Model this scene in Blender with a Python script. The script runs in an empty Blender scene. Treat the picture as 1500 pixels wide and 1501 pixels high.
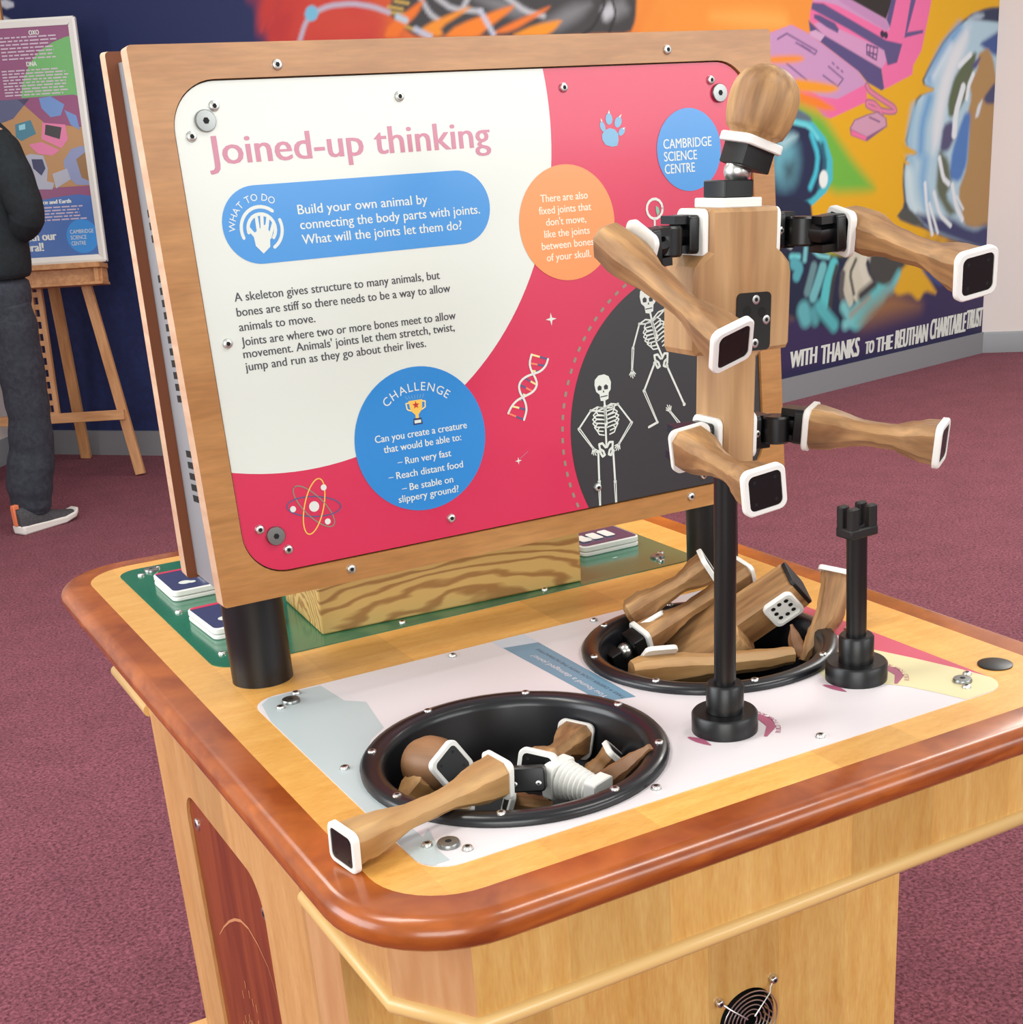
import bpy, bmesh, math, random
import numpy as np
from mathutils import Vector, Matrix
from mathutils.geometry import tessellate_polygon
random.seed(7)
C = bpy.context.scene
COL = C.collection

# ------------------------------------------------------------------ camera, world, lights, exposure
cam_d = bpy.data.cameras.new('camera')
cam = bpy.data.objects.new('camera', cam_d); COL.objects.link(cam)
cam_d.sensor_fit = 'HORIZONTAL'; cam_d.sensor_width = 36.0
cam_d.lens = 36.0 * 2025.75 / 1500
cam_d.shift_x = -83.19 / 1500; cam_d.shift_y = 263.4 / 1500
cam_d.clip_start = 0.05; cam_d.clip_end = 60
yaw, pitch, roll = 0.5048, 0.3835, -0.0620
F = Vector((math.sin(yaw)*math.cos(pitch), math.cos(yaw)*math.cos(pitch), -math.sin(pitch)))
R0 = Vector((math.cos(yaw), -math.sin(yaw), 0)); U0 = R0.cross(F)
R = R0*math.cos(roll) + U0*math.sin(roll); U = R.cross(F)
cam.matrix_world = Matrix(((R.x, U.x, -F.x, -0.3952), (R.y, U.y, -F.y, -0.9833), (R.z, U.z, -F.z, 1.3364), (0, 0, 0, 1)))
C.camera = cam

world = bpy.data.worlds.new('world'); C.world = world; world.use_nodes = True
bg = world.node_tree.nodes['Background']
bg.inputs[0].default_value = (1.0, 0.985, 0.96, 1); bg.inputs[1].default_value = 0.50

def area(name, loc, target, sx, sy, power, color):
    d = bpy.data.lights.new(name, 'AREA'); d.shape = 'RECTANGLE'; d.size = sx; d.size_y = sy
    d.energy = power; d.color = color
    o = bpy.data.objects.new(name, d); COL.objects.link(o); o.location = loc
    o.rotation_euler = (Vector(target) - Vector(loc)).to_track_quat('-Z', 'Y').to_euler()
    return o
# daylight from the windows on the left and behind the camera, an added frontal fill, strip lights on the ceiling
area('window_light', (-3.6, 1.6, 2.0), (0.4, 1.4, 0.6), 3.4, 2.0, 120, (0.93, 0.97, 1.0))
area('front_window_light', (3.2, -4.6, 2.45), (0.9, 0.5, 1.0), 4.2, 1.3, 92, (0.97, 0.99, 1.0))
area('board_fill_light', (-2.6, -4.0, 1.9), (0.3, 0.4, 0.8), 3.2, 1.8, 110, (0.97, 1.0, 0.97))  # added fill that brightens the board and other upright fronts, not a window
for i, (x, y) in enumerate(((-0.8, 0.6), (1.4, -0.9), (0.2, 3.2), (3.2, 1.2), (4.5, 2.4))):
    area('overhead_light', (x, y, 3.0), (x, y, 0), 1.3, 0.5, 60 if x > 4 else 26, (1.0, 0.97, 0.91))  # the stronger lamp near the mural is added to brighten that wall

C.view_settings.view_transform = 'Standard'; C.view_settings.look = 'None'
C.view_settings.gamma = 1.0; C.view_settings.use_curve_mapping = False
C.view_settings.exposure = 0.12

# ------------------------------------------------------------------ materials
def lin(c):
    return tuple((v/255/12.92 if v/255 <= 0.04045 else ((v/255+0.055)/1.055)**2.4) for v in c) + (1.0,)

def mat(name, rgb, rough=0.5, metal=0.0, coat=0.0, spec=0.5):
    m = bpy.data.materials.new(name); m.use_nodes = True
    b = m.node_tree.nodes['Principled BSDF']
    b.inputs['Base Color'].default_value = lin(rgb); b.inputs['Roughness'].default_value = rough
    b.inputs['Metallic'].default_value = metal; b.inputs['Coat Weight'].default_value = coat
    b.inputs['Coat Roughness'].default_value = 0.12; b.inputs['Specular IOR Level'].default_value = spec
    return m

def noisy(name, a, b_, scale=40, rough=0.6, bump=0.0, detail=4, stretch=(1, 1, 1), coat=0.0, lo=0.35, hi=0.65, coord='Object', extra=None, bdist=0.002):
    """two-tone procedural surface: stretched noise -> colour ramp"""
    m = mat(name, a, rough, coat=coat); nt = m.node_tree; N = nt.nodes; L = nt.links
    bs = N['Principled BSDF']
    tc = N.new('ShaderNodeTexCoord'); mp = N.new('ShaderNodeMapping'); mp.inputs['Scale'].default_value = stretch
    nz = N.new('ShaderNodeTexNoise'); nz.inputs['Scale'].default_value = scale; nz.inputs['Detail'].default_value = detail
    nz.inputs['Distortion'].default_value = 0.6
    rp = N.new('ShaderNodeValToRGB'); rp.color_ramp.elements[0].position = lo; rp.color_ramp.elements[1].position = hi
    rp.color_ramp.elements[0].color = lin(a); rp.color_ramp.elements[1].color = lin(b_)
    L.new(tc.outputs[coord], mp.inputs[0]); L.new(mp.outputs[0], nz.inputs['Vector']); L.new(nz.outputs['Fac'], rp.inputs[0])
    out = rp.outputs[0]
    if extra:                                   # fine second grain: (scale, stretch, strength)
        m2 = N.new('ShaderNodeMapping'); m2.inputs['Scale'].default_value = extra[1]
        n2 = N.new('ShaderNodeTexNoise'); n2.inputs['Scale'].default_value = extra[0]; n2.inputs['Detail'].default_value = 2
        mx = N.new('ShaderNodeMix'); mx.data_type = 'RGBA'; mx.blend_type = 'OVERLAY'; mx.inputs['Factor'].default_value = extra[2]
        L.new(tc.outputs[coord], m2.inputs[0]); L.new(m2.outputs[0], n2.inputs['Vector'])
        L.new(out, mx.inputs['A']); L.new(n2.outputs['Fac'], mx.inputs['B']); out = mx.outputs['Result']
    L.new(out, bs.inputs['Base Color'])
    if bump:
        bp = N.new('ShaderNodeBump'); bp.inputs['Strength'].default_value = bump; bp.inputs['Distance'].default_value = bdist
        L.new(nz.outputs['Fac'], bp.inputs['Height']); L.new(bp.outputs[0], bs.inputs['Normal'])
    return m

def boards(name, a, b_, plank, axis, stretch, rough=0.4, coat=0.0, grain=9):
    """glued-up planks: each strip a slightly different tone, grain along the strip"""
    m = noisy(name, a, b_, grain, rough, 0, 4, stretch, coat, 0.3, 0.7, extra=(60, stretch, 0.25))
    nt = m.node_tree; N = nt.nodes; L = nt.links; bs = N['Principled BSDF']
    src = bs.inputs['Base Color'].links[0].from_socket
    tc = N.new('ShaderNodeTexCoord'); sp = N.new('ShaderNodeSeparateXYZ'); L.new(tc.outputs['Object'], sp.inputs[0])
    mu = N.new('ShaderNodeMath'); mu.operation = 'MULTIPLY'; mu.inputs[1].default_value = 1/plank; L.new(sp.outputs[axis], mu.inputs[0])
    fl = N.new('ShaderNodeMath'); fl.operation = 'FLOOR'; L.new(mu.outputs[0], fl.inputs[0])
    wn = N.new('ShaderNodeTexWhiteNoise'); wn.noise_dimensions = '1D'; L.new(fl.outputs[0], wn.inputs['W'])
    mr = N.new('ShaderNodeMapRange'); mr.inputs['To Min'].default_value = 0.86; mr.inputs['To Max'].default_value = 1.08; L.new(wn.outputs['Value'], mr.inputs[0])
    hs = N.new('ShaderNodeHueSaturation'); L.new(src, hs.inputs['Color']); L.new(mr.outputs[0], hs.inputs['Value']); L.new(hs.outputs[0], bs.inputs['Base Color'])
    return m

M = {}
M['carpet'] = noisy('carpet_pile', (88, 38, 50), (146, 82, 96), 140, 0.95, 0.7, 6, extra=(7, (1, 1, 1), 0.22), bdist=0.006)
M['navy'] = noisy('navy_wall_paint', (27, 38, 84), (33, 46, 98), 30, 0.75)
M['white_wall'] = mat('white_wall_paint', (222, 212, 208), 0.8)
M['skirting'] = mat('grey_skirting_paint', (138, 140, 144), 0.45)
M['honey'] = boards('honey_maple_top', (222, 160, 76), (234, 178, 96), 0.105, 'X', (2.0, 9, 4), 0.34, 0.15)
M['cherry'] = noisy('red_brown_edging', (138, 62, 16), (178, 94, 34), 10, 0.26, 0, 4, (1, 1, 5), 0.35, extra=(50, (1, 1, 3), 0.2))
M['maple_x'] = boards('pale_maple_panel', (214, 160, 84), (230, 186, 112), 0.11, 'X', (6, 6, 0.9), 0.32, 0.2, 7)
M['maple_y'] = boards('pale_maple_side', (206, 152, 90), (222, 172, 110), 0.14, 'Y', (6, 6, 0.9), 0.35, 0.15, 7)
M['maple_end'] = noisy('pink_maple_corner', (196, 142, 94), (208, 158, 110), 8, 0.38, 0, 4, (8, 8, 1), 0.1)
M['maple_bead'] = mat('maple_bead', (232, 192, 124), 0.35, coat=0.2)
M['frame_wood'] = noisy('cherry_board_frame', (168, 114, 60), (186, 132, 76), 5, 0.34, 0, 5, (1.0, 5, 5), 0.2, extra=(30, (1, 7, 7), 0.25))
M['frame_edge'] = noisy('board_edge_wood', (208, 166, 134), (220, 184, 154), 12, 0.45, 0, 3, (6, 6, 0.8))
M['frame_dark'] = mat('dark_stained_inner_wood', (118, 62, 28), 0.5)
M['panel_dark'] = noisy('dark_veneer_panel', (116, 44, 16), (146, 66, 28), 5, 0.4, 0, 4, (6, 6, 0.6), 0.1)
M['groove'] = mat('pale_engraved_line', (206, 140, 96), 0.5)
M['oak'] = noisy('oiled_oak', (122, 82, 48), (186, 144, 96), 26, 0.52, 0.15, 5, (1, 1, 0.16), extra=(150, (1, 1, 0.10), 0.6))
M['oak_light'] = noisy('pale_beech', (156, 112, 64), (200, 160, 108), 22, 0.5, 0.08, 4, (1, 1, 0.12), extra=(120, (1, 1, 0.08), 0.35))
M['oak_dark'] = noisy('brown_walnut', (116, 78, 48), (154, 112, 76), 24, 0.5, 0.1, 4, (1, 1, 0.14))
M['oak_torso'] = noisy('torso_oak', (158, 116, 74), (196, 156, 110), 20, 0.5, 0.08, 5, (1, 1, 0.12), extra=(90, (1, 1, 0.07), 0.35))
M['pine'] = None
M['white_pl'] = mat('white_plastic', (236, 235, 230), 0.42)
M['black_pl'] = mat('black_plastic', (9, 9, 11), 0.36)
M['black_mt'] = mat('black_matt_plastic', (20, 19, 20), 0.5)
M['bowl'] = mat('black_bowl_plastic', (17, 18, 23), 0.32, coat=0.2)
M['hole'] = mat('dark_hole', (5, 5, 6), 0.7)
M['steel'] = mat('polished_steel', (226, 226, 222), 0.3, 1.0)
M['steel_dull'] = mat('brushed_steel_washer', (150, 152, 150), 0.34, 1.0)
M['metal_box'] = mat('galvanised_grey_metal', (176, 182, 188), 0.38, 0.55)
M['plate_white'] = mat('white_printed_plate', (226, 219, 222), 0.36, coat=0.12)
M['table_print'] = {k: mat('table_print_'+k, c, 0.36, coat=0.12) for k, c in dict(grey=(186, 198, 200), blue=(112, 152, 176), pink=(206, 82, 108), cream=(228, 217, 170), plum=(172, 92, 122), dark=(62, 84, 104), pale=(206, 214, 226)).items()}
M['green'] = noisy('green_printed_plate', (22, 104, 76), (30, 116, 84), 3, 0.2, coat=0.4)
M['post'] = mat('black_powder_coat', (13, 13, 16), 0.38)
PR = {k: mat('print_'+k, c, 0.3, coat=0.25) for k, c in dict(white=(224, 229, 222), crimson=(212, 44, 84), blue=(62, 146, 218), deep=(42, 136, 212), orange=(246, 150, 86), black=(52, 50, 54), rose=(198, 122, 146), ink=(70, 70, 78), cream=(255, 236, 214), taupe=(146, 134, 118), slate=(92, 88, 132), gold=(244, 196, 92), yellow=(250, 222, 150), peach=(240, 128, 96), sky=(116, 172, 208), red=(196, 52, 48), navy=(44, 52, 96), green=(120, 190, 160)).items()}

# ------------------------------------------------------------------ mesh helpers
WM = {}
class MB:
    def __init__(s): s.v = []; s.f = []; s.m = []; s.mats = []
    def mi(s, m):
        if m not in s.mats: s.mats.append(m)
        return s.mats.index(m)
    def add(s, vs, fs, m, X=None):
        o = len(s.v); k = s.mi(m)
        s.v += [tuple(X @ Vector(p)) if X is not None else tuple(p) for p in vs]
        s.f += [tuple(i+o for i in f) for f in fs]; s.m += [k]*len(fs); return s
    def box(s, lo, hi, m, X=None):
        x0, y0, z0 = lo; x1, y1, z1 = hi
        return s.add([(x0,y0,z0),(x1,y0,z0),(x1,y1,z0),(x0,y1,z0),(x0,y0,z1),(x1,y0,z1),(x1,y1,z1),(x0,y1,z1)],
                     [(0,3,2,1),(4,5,6,7),(0,1,5,4),(1,2,6,5),(2,3,7,6),(3,0,4,7)], m, X)
    def loft(s, rings, m, cap=(True, True), X=None, closed=True):
        n = len(rings[0]); vs = [p for r in rings for p in r]; fs = []
        for i in range(len(rings)-1):
            for j in range(n if closed else n-1):
                a, b = i*n+j, i*n+(j+1) % n; fs.append((a, b, b+n, a+n))
        if cap[0]: fs.append(tuple(range(n))[::-1])
        if cap[1]: fs.append(tuple((len(rings)-1)*n+j for j in range(n)))
        return s.add(vs, fs, m, X)
    def lathe(s, prof, m, n=32, X=None, cap=(True, True)):
        return s.loft([[(r*math.cos(2*math.pi*j/n), r*math.sin(2*math.pi*j/n), z) for j in range(n)] for r, z in prof], m, cap, X)
    def prism(s, pts, z0, z1, m, X=None, bev=0.0):
        if bev:
            c = Vector((sum(p[0] for p in pts)/len(pts), sum(p[1] for p in pts)/len(pts)))
            def ins(d): return inset(pts, d)
            return s.loft([[(x, y, z0) for x, y in ins(bev)], [(x, y, z0+bev) for x, y in pts], [(x, y, z1-bev) for x, y in pts], [(x, y, z1) for x, y in ins(bev)]], m, (True, True), X)
        return s.loft([[(x, y, z0) for x, y in pts], [(x, y, z1) for x, y in pts]], m, (True, True), X)
    def tube(s, path, r, m, n=8, X=None):
        rings = []; path = [Vector(p) for p in path]; prev = None
        for i, p in enumerate(path):
            t = (path[min(i+1, len(path)-1)] - path[max(i-1, 0)]).normalized()
            a = t.orthogonal().normalized() if prev is None else (prev - t*prev.dot(t)).normalized()
            prev = a; b = t.cross(a); rr = r[i] if isinstance(r, (list, tuple)) else r
            rings.append([p + a*rr*math.cos(2*math.pi*j/n) + b*rr*math.sin(2*math.pi*j/n) for j in range(n)])
        return s.loft(rings, m, (True, True), X)
    def build(s, name, parent=None, X=None, sharp=35, bevel=0.0, seg=2):
        """one mesh object; vertices are local to X (world matrix of the object)"""
        me = bpy.data.meshes.new(name); me.from_pydata(s.v, [], s.f)
        for m in s.mats: me.materials.append(m)
        me.polygons.foreach_set('material_index', s.m); me.update()
        bm = bmesh.new(); bm.from_mesh(me); bmesh.ops.recalc_face_normals(bm, faces=bm.faces)
        bm.to_mesh(me); bm.free()
        me.polygons.foreach_set('use_smooth', [True]*len(me.polygons)); me.set_sharp_from_angle(angle=math.radians(sharp))
        o = bpy.data.objects.new(name, me); COL.objects.link(o); place(o, parent, X)
        if bevel:
            b = o.modifiers.new('bevel', 'BEVEL'); b.width = bevel; b.segments = seg; b.limit_method = 'ANGLE'; b.angle_limit = math.radians(40)
        return o

def place(o, parent=None, X=None):
    X = X if X is not None else (WM[parent] if parent else Matrix.Identity(4))
    WM[o] = X.copy()
    if parent: o.parent = parent; o.matrix_local = WM[parent].inverted() @ X
    else: o.matrix_world = X
    return o
def thing(name, label, cat, loc, group=None, rot=None):
    o = bpy.data.objects.new(name, None); COL.objects.link(o); o.empty_display_size = 0.05
    X = Matrix.Translation(Vector(loc))
    if rot is not None: X = X @ rot.to_4x4()
    place(o, None, X); return tag(o, label, cat, group)
def tag(o, label, cat, group=None, kind=None):
    o['label'] = label; o['category'] = cat
    if group: o['group'] = group
    if kind: o['kind'] = kind
    return o
def structure(o, label=None):
    o['kind'] = 'structure'
    if label: o['label'] = label
    return o
I4 = Matrix.Identity(4)
def T(*p): return Matrix.Translation(Vector(p))
def frame(o, z, x=None):
    """matrix with local Z along z, local X as close to x as possible, origin o"""
    z = Vector(z).normalized(); x = Vector(x) if x is not None else z.orthogonal()
    y = z.cross(x).normalized(); x = y.cross(z)
    return Matrix(((x.x, y.x, z.x, o[0]), (x.y, y.y, z.y, o[1]), (x.z, y.z, z.z, o[2]), (0, 0, 0, 1)))
def copy_part(o, parent, X):
    c = o.copy(); COL.objects.link(c); place(c, parent, X); return c
def rrect(x0, y0, x1, y1, r, n=6):
    out = []
    for cx, cy, a in ((x1-r, y0+r, -90), (x1-r, y1-r, 0), (x0+r, y1-r, 90), (x0+r, y0+r, 180)):
        for k in range(n+1):
            t = math.radians(a + 90*k/n); out.append((cx + r*math.cos(t), cy + r*math.sin(t)))
    return out
def circle(cx, cy, r, n=48): return [(cx + r*math.cos(2*math.pi*k/n), cy + r*math.sin(2*math.pi*k/n)) for k in range(n)]
def inset(pts, d):
    n = len(pts); out = []
    for i in range(n):
        a, b, c = Vector(pts[i-1]), Vector(pts[i]), Vector(pts[(i+1) % n])
        e1 = (b-a).normalized(); e2 = (c-b).normalized(); n1 = Vector((-e1.y, e1.x)); n2 = Vector((-e2.y, e2.x))
        q = (n1+n2); q = q/max(q.length_squared, 0.3)*2
        out.append(tuple(b + q*d))
    return out
def clip(poly, conv):
    """Sutherland-Hodgman against a convex CCW outline"""
    out = [Vector(p) for p in poly]
    for i in range(len(conv)):
        a, b = Vector(conv[i]), Vector(conv[(i+1) % len(conv)]); e = b-a
        if e.length < 1e-9: continue
        def side(p): return e.x*(p.y-a.y) - e.y*(p.x-a.x)
        src, out = out, []
        for j in range(len(src)):
            p, q = src[j-1], src[j]; sp, sq = side(p), side(q)
            if (sp >= 0) != (sq >= 0): out.append(p + (q-p)*(sp/(sp-sq)))
            if sq >= 0: out.append(q)
        if not out: return []
    return [tuple(p) for p in out]

# ---- flat printing: coloured 2D shapes in thin layers, all in one mesh
def text_mesh(s):
    cu = bpy.data.curves.new('t', 'FONT'); cu.body = s; cu.resolution_u = 3
    o = bpy.data.objects.new('t', cu); me = o.to_mesh()
    v = [(p.co.x, p.co.y) for p in me.vertices]; f = [tuple(p.vertices) for p in me.polygons]
    o.to_mesh_clear(); bpy.data.objects.remove(o); bpy.data.curves.remove(cu)
    return v, f
CAP = max(p[1] for p in text_mesh('H')[0])
class Print:
    def __init__(s, step=0.00012): s.mb = MB(); s.step = step; s.clipto = None
    def poly(s, pts, layer, m):
        if s.clipto: pts = clip(pts, s.clipto)
        if len(pts) < 3: return s
        tri = tessellate_polygon([[Vector((p[0], p[1], 0)) for p in pts]])
        s.mb.add([(p[0], p[1], layer*s.step) for p in pts], [tuple(t) for t in tri], m); return s
    def holed(s, outer, holes, layer, m):
        loops = [outer] + holes; tri = tessellate_polygon([[Vector((p[0], p[1], 0)) for p in l] for l in loops])
        s.mb.add([(p[0], p[1], layer*s.step) for l in loops for p in l], [tuple(t) for t in tri], m); return s
    def stroke(s, pts, w, layer, m, closed=False, dots=True):
        pts = [Vector(p) for p in pts]
        if closed: pts.append(pts[0])
        for i, (a, b) in enumerate(zip(pts[:-1], pts[1:])):
            d = b-a
            if d.length < 1e-7: continue
            n = Vector((-d.y, d.x)).normalized()*w/2
            s.poly([tuple(a-n), tuple(b-n), tuple(b+n), tuple(a+n)], layer+0.22*(i % 2), m)
        if dots:
            for i, p in enumerate(pts): s.poly(circle(p.x, p.y, w/2, 8), layer+0.44+0.2*(i % 2), m)
        return s
    def text(s, txt, x, y, cap, layer, m, width=None, align='l', ang=0.0, shear=0.0, bold=0.0):
        v, f = text_mesh(txt); k = cap/CAP
        x0 = min(p[0] for p in v); x1 = max(p[0] for p in v)
        kx = width/(x1-x0) if width else k
        off = {'l': 0, 'c': -(x1-x0)*kx/2, 'r': -(x1-x0)*kx}[align]
        ca, sa = math.cos(ang), math.sin(ang)
        for d in ((0, bold, -bold) if bold else (0,)):
            q = []
            for p in v:
                px = (p[0]-x0)*kx + off + shear*p[1]*k + d; py = p[1]*k
                q.append((x + px*ca - py*sa, y + px*sa + py*ca, (layer + (0.1 if d else 0) + (0.1 if d < 0 else 0))*s.step))
            s.mb.add(q, f, m)
        return s
    def arc_text(s, txt, cx, cy, r, a_mid, span, cap, layer, m, inward=False):
        ws = []
        for ch in txt:
            if ch == ' ': ws.append(0.35); continue
            v, f = text_mesh(ch); ws.append(max(p[0] for p in v) - min(p[0] for p in v) + 0.10)
        tot = sum(ws); acc = 0; sg = 1 if inward else -1
        for ch, w in zip(txt, ws):
            a = a_mid - sg*span/2 + sg*span*(acc + w/2)/tot; acc += w
            if ch != ' ': s.text(ch, cx + r*math.cos(a), cy + r*math.sin(a), cap, layer, m, align='c', ang=(a + math.pi/2 if inward else a - math.pi/2))
        return s

# shared little hardware meshes (one object each, copied where they are needed)
def screw_proto(name, r, h, sock=0.48):
    mb = MB()
    mb.lathe([(r, 0), (r, h*0.45), (r*0.88, h*0.85), (r*0.66, h)], M['steel'], 20, None, (True, True))
    hexa = [(r*sock*math.cos(math.pi*k/3), r*sock*math.sin(math.pi*k/3), h*1.01) for k in range(6)]
    mb.add(hexa, [tuple(range(6))], M['hole'])
    mb.lathe([(r*1.05, 0), (r*0.6, h*0.3)], M['steel_dull'], 20, None, (False, False))
    return mb
SCREW = {}
def screw(parent, X, r=0.0045, h=0.0028, name='screw'):
    key = (round(r, 4), round(h, 4), name)
    if key not in SCREW:
        o = screw_proto(name, r, h).build(name, parent, X, 40); SCREW[key] = o; return o
    return copy_part(SCREW[key], parent, X)
BOLT = {}
def bolt(parent, X, r=0.0105, h=0.004, name='bolt'):
    if name not in BOLT:
        mb = MB(); mb.lathe([(r, 0), (r, h*0.6), (r*0.92, h*0.95), (r*0.36, h)], M['steel_dull'], 28)
        mb.add([(r*0.32*math.cos(math.pi*k/3), r*0.32*math.sin(math.pi*k/3), h*1.02) for k in range(6)], [tuple(range(6))], M['hole'])
        BOLT[name] = mb.build(name, parent, X, 40); return BOLT[name]
    return copy_part(BOLT[name], parent, X)

# ------------------------------------------------------------------ the room
mb = MB(); mb.box((-5, -5, -0.05), (9, 9, 0), M['carpet']); structure(mb.build('floor'))
PA, PB, PC = Vector((0.6645, 6.3916)), Vector((2.5346, 4.3236)), Vector((5.8178, 4.9917))
d1 = (PA-PB).normalized(); d2 = (PC-PB).normalized()
WP = [PA] + [(1-t)**2*(PB+d1*0.5) + 2*t*(1-t)*PB + t*t*(PB+d2*0.5) for t in [k/12 for k in range(13)]] + [PC]
WU = [0.0]
for a, b in zip(WP[:-1], WP[1:]): WU.append(WU[-1] + (b-a).length)
def wall_pt(u, z, off=0.0):
    """point on the long painted wall: u metres along it from its left end, off metres out into the room"""
    i = 0
    while i < len(WP)-2 and u > WU[i+1]: i += 1
    e = (WP[i+1]-WP[i]).normalized(); nrm = Vector((e.y, -e.x))
    if 0 < i < len(WP)-2:                       # blend the normal round the curve
        t = (u-WU[i])/(WU[i+1]-WU[i]); e0 = (WP[i]-WP[i-1]).normalized(); e2 = (WP[i+2]-WP[i+1]).normalized()
        q = (e0*(1-t) + e2*t + e).normalized(); nrm = Vector((q.y, -q.x))
    p = WP[i] + e*(u-WU[i]) + nrm*off
    return (p.x, p.y, z)
def wall_strip(name, us, z0, z1, thick, m, top=None):
    mb = MB(); rings = []
    for u in us: rings.append([wall_pt(u, z0, thick), wall_pt(u, z1, thick), wall_pt(u, z1, -0.12 if top is None else 0.0), wall_pt(u, z0, -0.12 if top is None else 0.0)])
    mb.loft(rings, m); return mb.build(name)
US = WU[:]
structure(wall_strip('wall_back', US, 0, 3.1, 0.0, M['navy']))
def flat_wall(name, a, b, m, sk):
    a, b = Vector(a), Vector(b); e = (b-a).normalized(); n = Vector((e.y, -e.x))
    mb = MB(); p = [a, b, b-n*0.12, a-n*0.12]; mb.loft([[(q.x, q.y, 0) for q in p], [(q.x, q.y, 3.1) for q in p]], m); structure(mb.build(name))
    mb = MB(); p = [a+n*0.016, b+n*0.016, b, a]; q2 = [a+n*0.010, b+n*0.010, b, a]
    mb.loft([[(q.x, q.y, 0) for q in p], [(q.x, q.y, 0.108) for q in p], [(q.x, q.y, 0.118) for q in q2]], M['skirting']); structure(mb.build(sk))
flat_wall('wall_right', PC, PC + Vector((0.735, -0.611)).normalized()*4, M['white_wall'], 'baseboard_right')
flat_wall('wall_left', PA + Vector((-0.614, -0.789))*4, PA, M['white_wall'], 'baseboard_left')
structure(wall_strip('baseboard_back', US, 0, 0.118, 0.016, M['skirting'], True))

# ------------------------------------------------------------------ the exhibit table
ZT = 0.75
table = thing('exhibit_table', 'large light wood exhibit table with red-brown rounded edging and two sunken black bowls', 'table', (0.366, 0.56, 0))
IN = rrect(-0.0456, -0.048, 0.7785, 1.175, 0.075, 10)           # where the pale top meets the edging
B1, B2 = (0.1755, 0.1695, 0.1345), (0.5144, 0.3042, 0.1320)      # bowl centres and mouth radius
PW = rrect(0, 0, 0.700, 0.4912, 0.032, 8)                        # white printed plate
PG = rrect(0.0, 0.6168, 0.722, 1.1423, 0.032, 8)                 # green printed plate
holes = [circle(B1[0], B1[1], B1[2]+0.004, 56)[::-1], circle(B2[0], B2[1], B2[2]+0.004, 56)[::-1]]
mb = MB()
loops = [IN] + holes; tri = tessellate_polygon([[Vector((p[0], p[1], 0)) for p in l] for l in loops]); flat = [p for l in loops for p in l]
mb.add([(x, y, ZT) for x, y in flat], [tuple(t) for t in tri], M['honey'])
for h in holes: mb.loft([[(x, y, ZT) for x, y in h], [(x, y, ZT-0.03) for x, y in h]], M['honey'], (False, False))
mb.build('tabletop', table, I4)
mb = MB(); ring = []
E_, R_ = 0.046, 0.0165
for d, z in [(0, 0.0)] + [(E_ - R_ + R_*math.sin(math.radians(a)), -R_ + R_*math.cos(math.radians(a))) for a in range(0, 181, 15)] + [(0.012, -2*R_), (0, -2*R_)]:
    ring.append([(x, y, ZT+z) for x, y in rrect(-0.0456-d, -0.048-d, 0.7785+d, 1.175+d, 0.075+d, 10)])
mb.loft(ring, M['cherry'], (False, False)); mb.build('edging', table, I4, 50)
# apron under the top: an eight-sided box with a bead along its lower edge
def octa(x0, y0, x1, y1, cx, cy): return [(x0+cx, y0), (x1-cx, y0), (x1, y0+cy), (x1, y1-cy), (x1-cx, y1), (x0+cx, y1), (x0, y1-cy), (x0, y0+cy)]
ap = octa(-0.0352, -0.042, 0.7652, 1.170, 0.049, 0.074)
mb = MB()
for i in range(8):
    a, b = Vector(ap[i]), Vector(ap[(i+1) % 8]); n = Vector((b-a).yx); n.y = -n.y; n = n.normalized()
    mt = M['maple_x'] if i in (0, 4) else (M['maple_y'] if i in (2, 6) else M['maple_end'])
    p = [a, b, b-n*0.018, a-n*0.018]
    mb.loft([[(q.x, q.y, 0.606) for q in p], [(q.x, q.y, ZT-2*R_) for q in p]], mt)
mb.build('apron', table, I4)
for pth in (((-0.0352, 0.266), (-0.0352, 0.032), (0.0138, -0.042), (0.7162, -0.042), (0.7652, 0.032), (0.7652, 0.266)), ((0.7652, 0.90), (0.7652, 1.096), (0.7162, 1.170), (0.0138, 1.170), (-0.0352, 1.096), (-0.0352, 0.90))):
    mb = MB(); rings = []
    for i, p_ in enumerate(pth):
        q_ = Vector(p_); e1 = (q_-Vector(pth[max(i-1, 0)])); e2 = (Vector(pth[min(i+1, len(pth)-1)])-q_); e1 = (e1 if e1.length else e2).normalized(); e2 = (e2 if e2.length else e1).normalized()
        nn = Vector((e1.y, -e1.x)) + Vector((e2.y, -e2.x)); nn = nn/nn.length_squared*2
        rings.append([(q_.x+nn.x*0.0075*math.cos(t), q_.y+nn.y*0.0075*math.cos(t), 0.612+0.009*math.sin(t)) for t in [math.radians(-90+20*k) for k in range(10)]])
    mb.loft(rings, M['maple_bead'], (True, True), None, False); mb.build('bead_moulding', table, I4, 60)
# pedestal: front, chamfered corners, side slabs with a recessed dark panel
PFY, PSX = 0.215, -0.036
mb = MB()
fan = Vector((0.4984,0.215,0.2738))
def wallplate(mb, outer, holes_, mt, fn, depth):
    loops = [outer] + holes_; tri = tessellate_polygon([[Vector((p[0], p[1], 0)) for p in l] for l in loops]); fl = [p for l in loops for p in l]
    mb.add([fn(x, y, 0) for x, y in fl], [tuple(t) for t in tri], mt); mb.add([fn(x, y, depth) for x, y in fl], [tuple(t) for t in tri], mt)
    for l in loops: mb.loft([[fn(x, y, 0) for x, y in l], [fn(x, y, depth) for x, y in l]], mt, (False, False))
FR = 0.043
wallplate(mb, [(-0.022, 0.04), (0.752, 0.04), (0.752, 0.62), (-0.022, 0.62)], [circle(fan.x, fan.z, FR, 40)[::-1]], M['maple_x'], lambda x, y, d: (x, PFY+d, y), 0.018)
mb.build('pedestal_front', table, I4)
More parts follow.
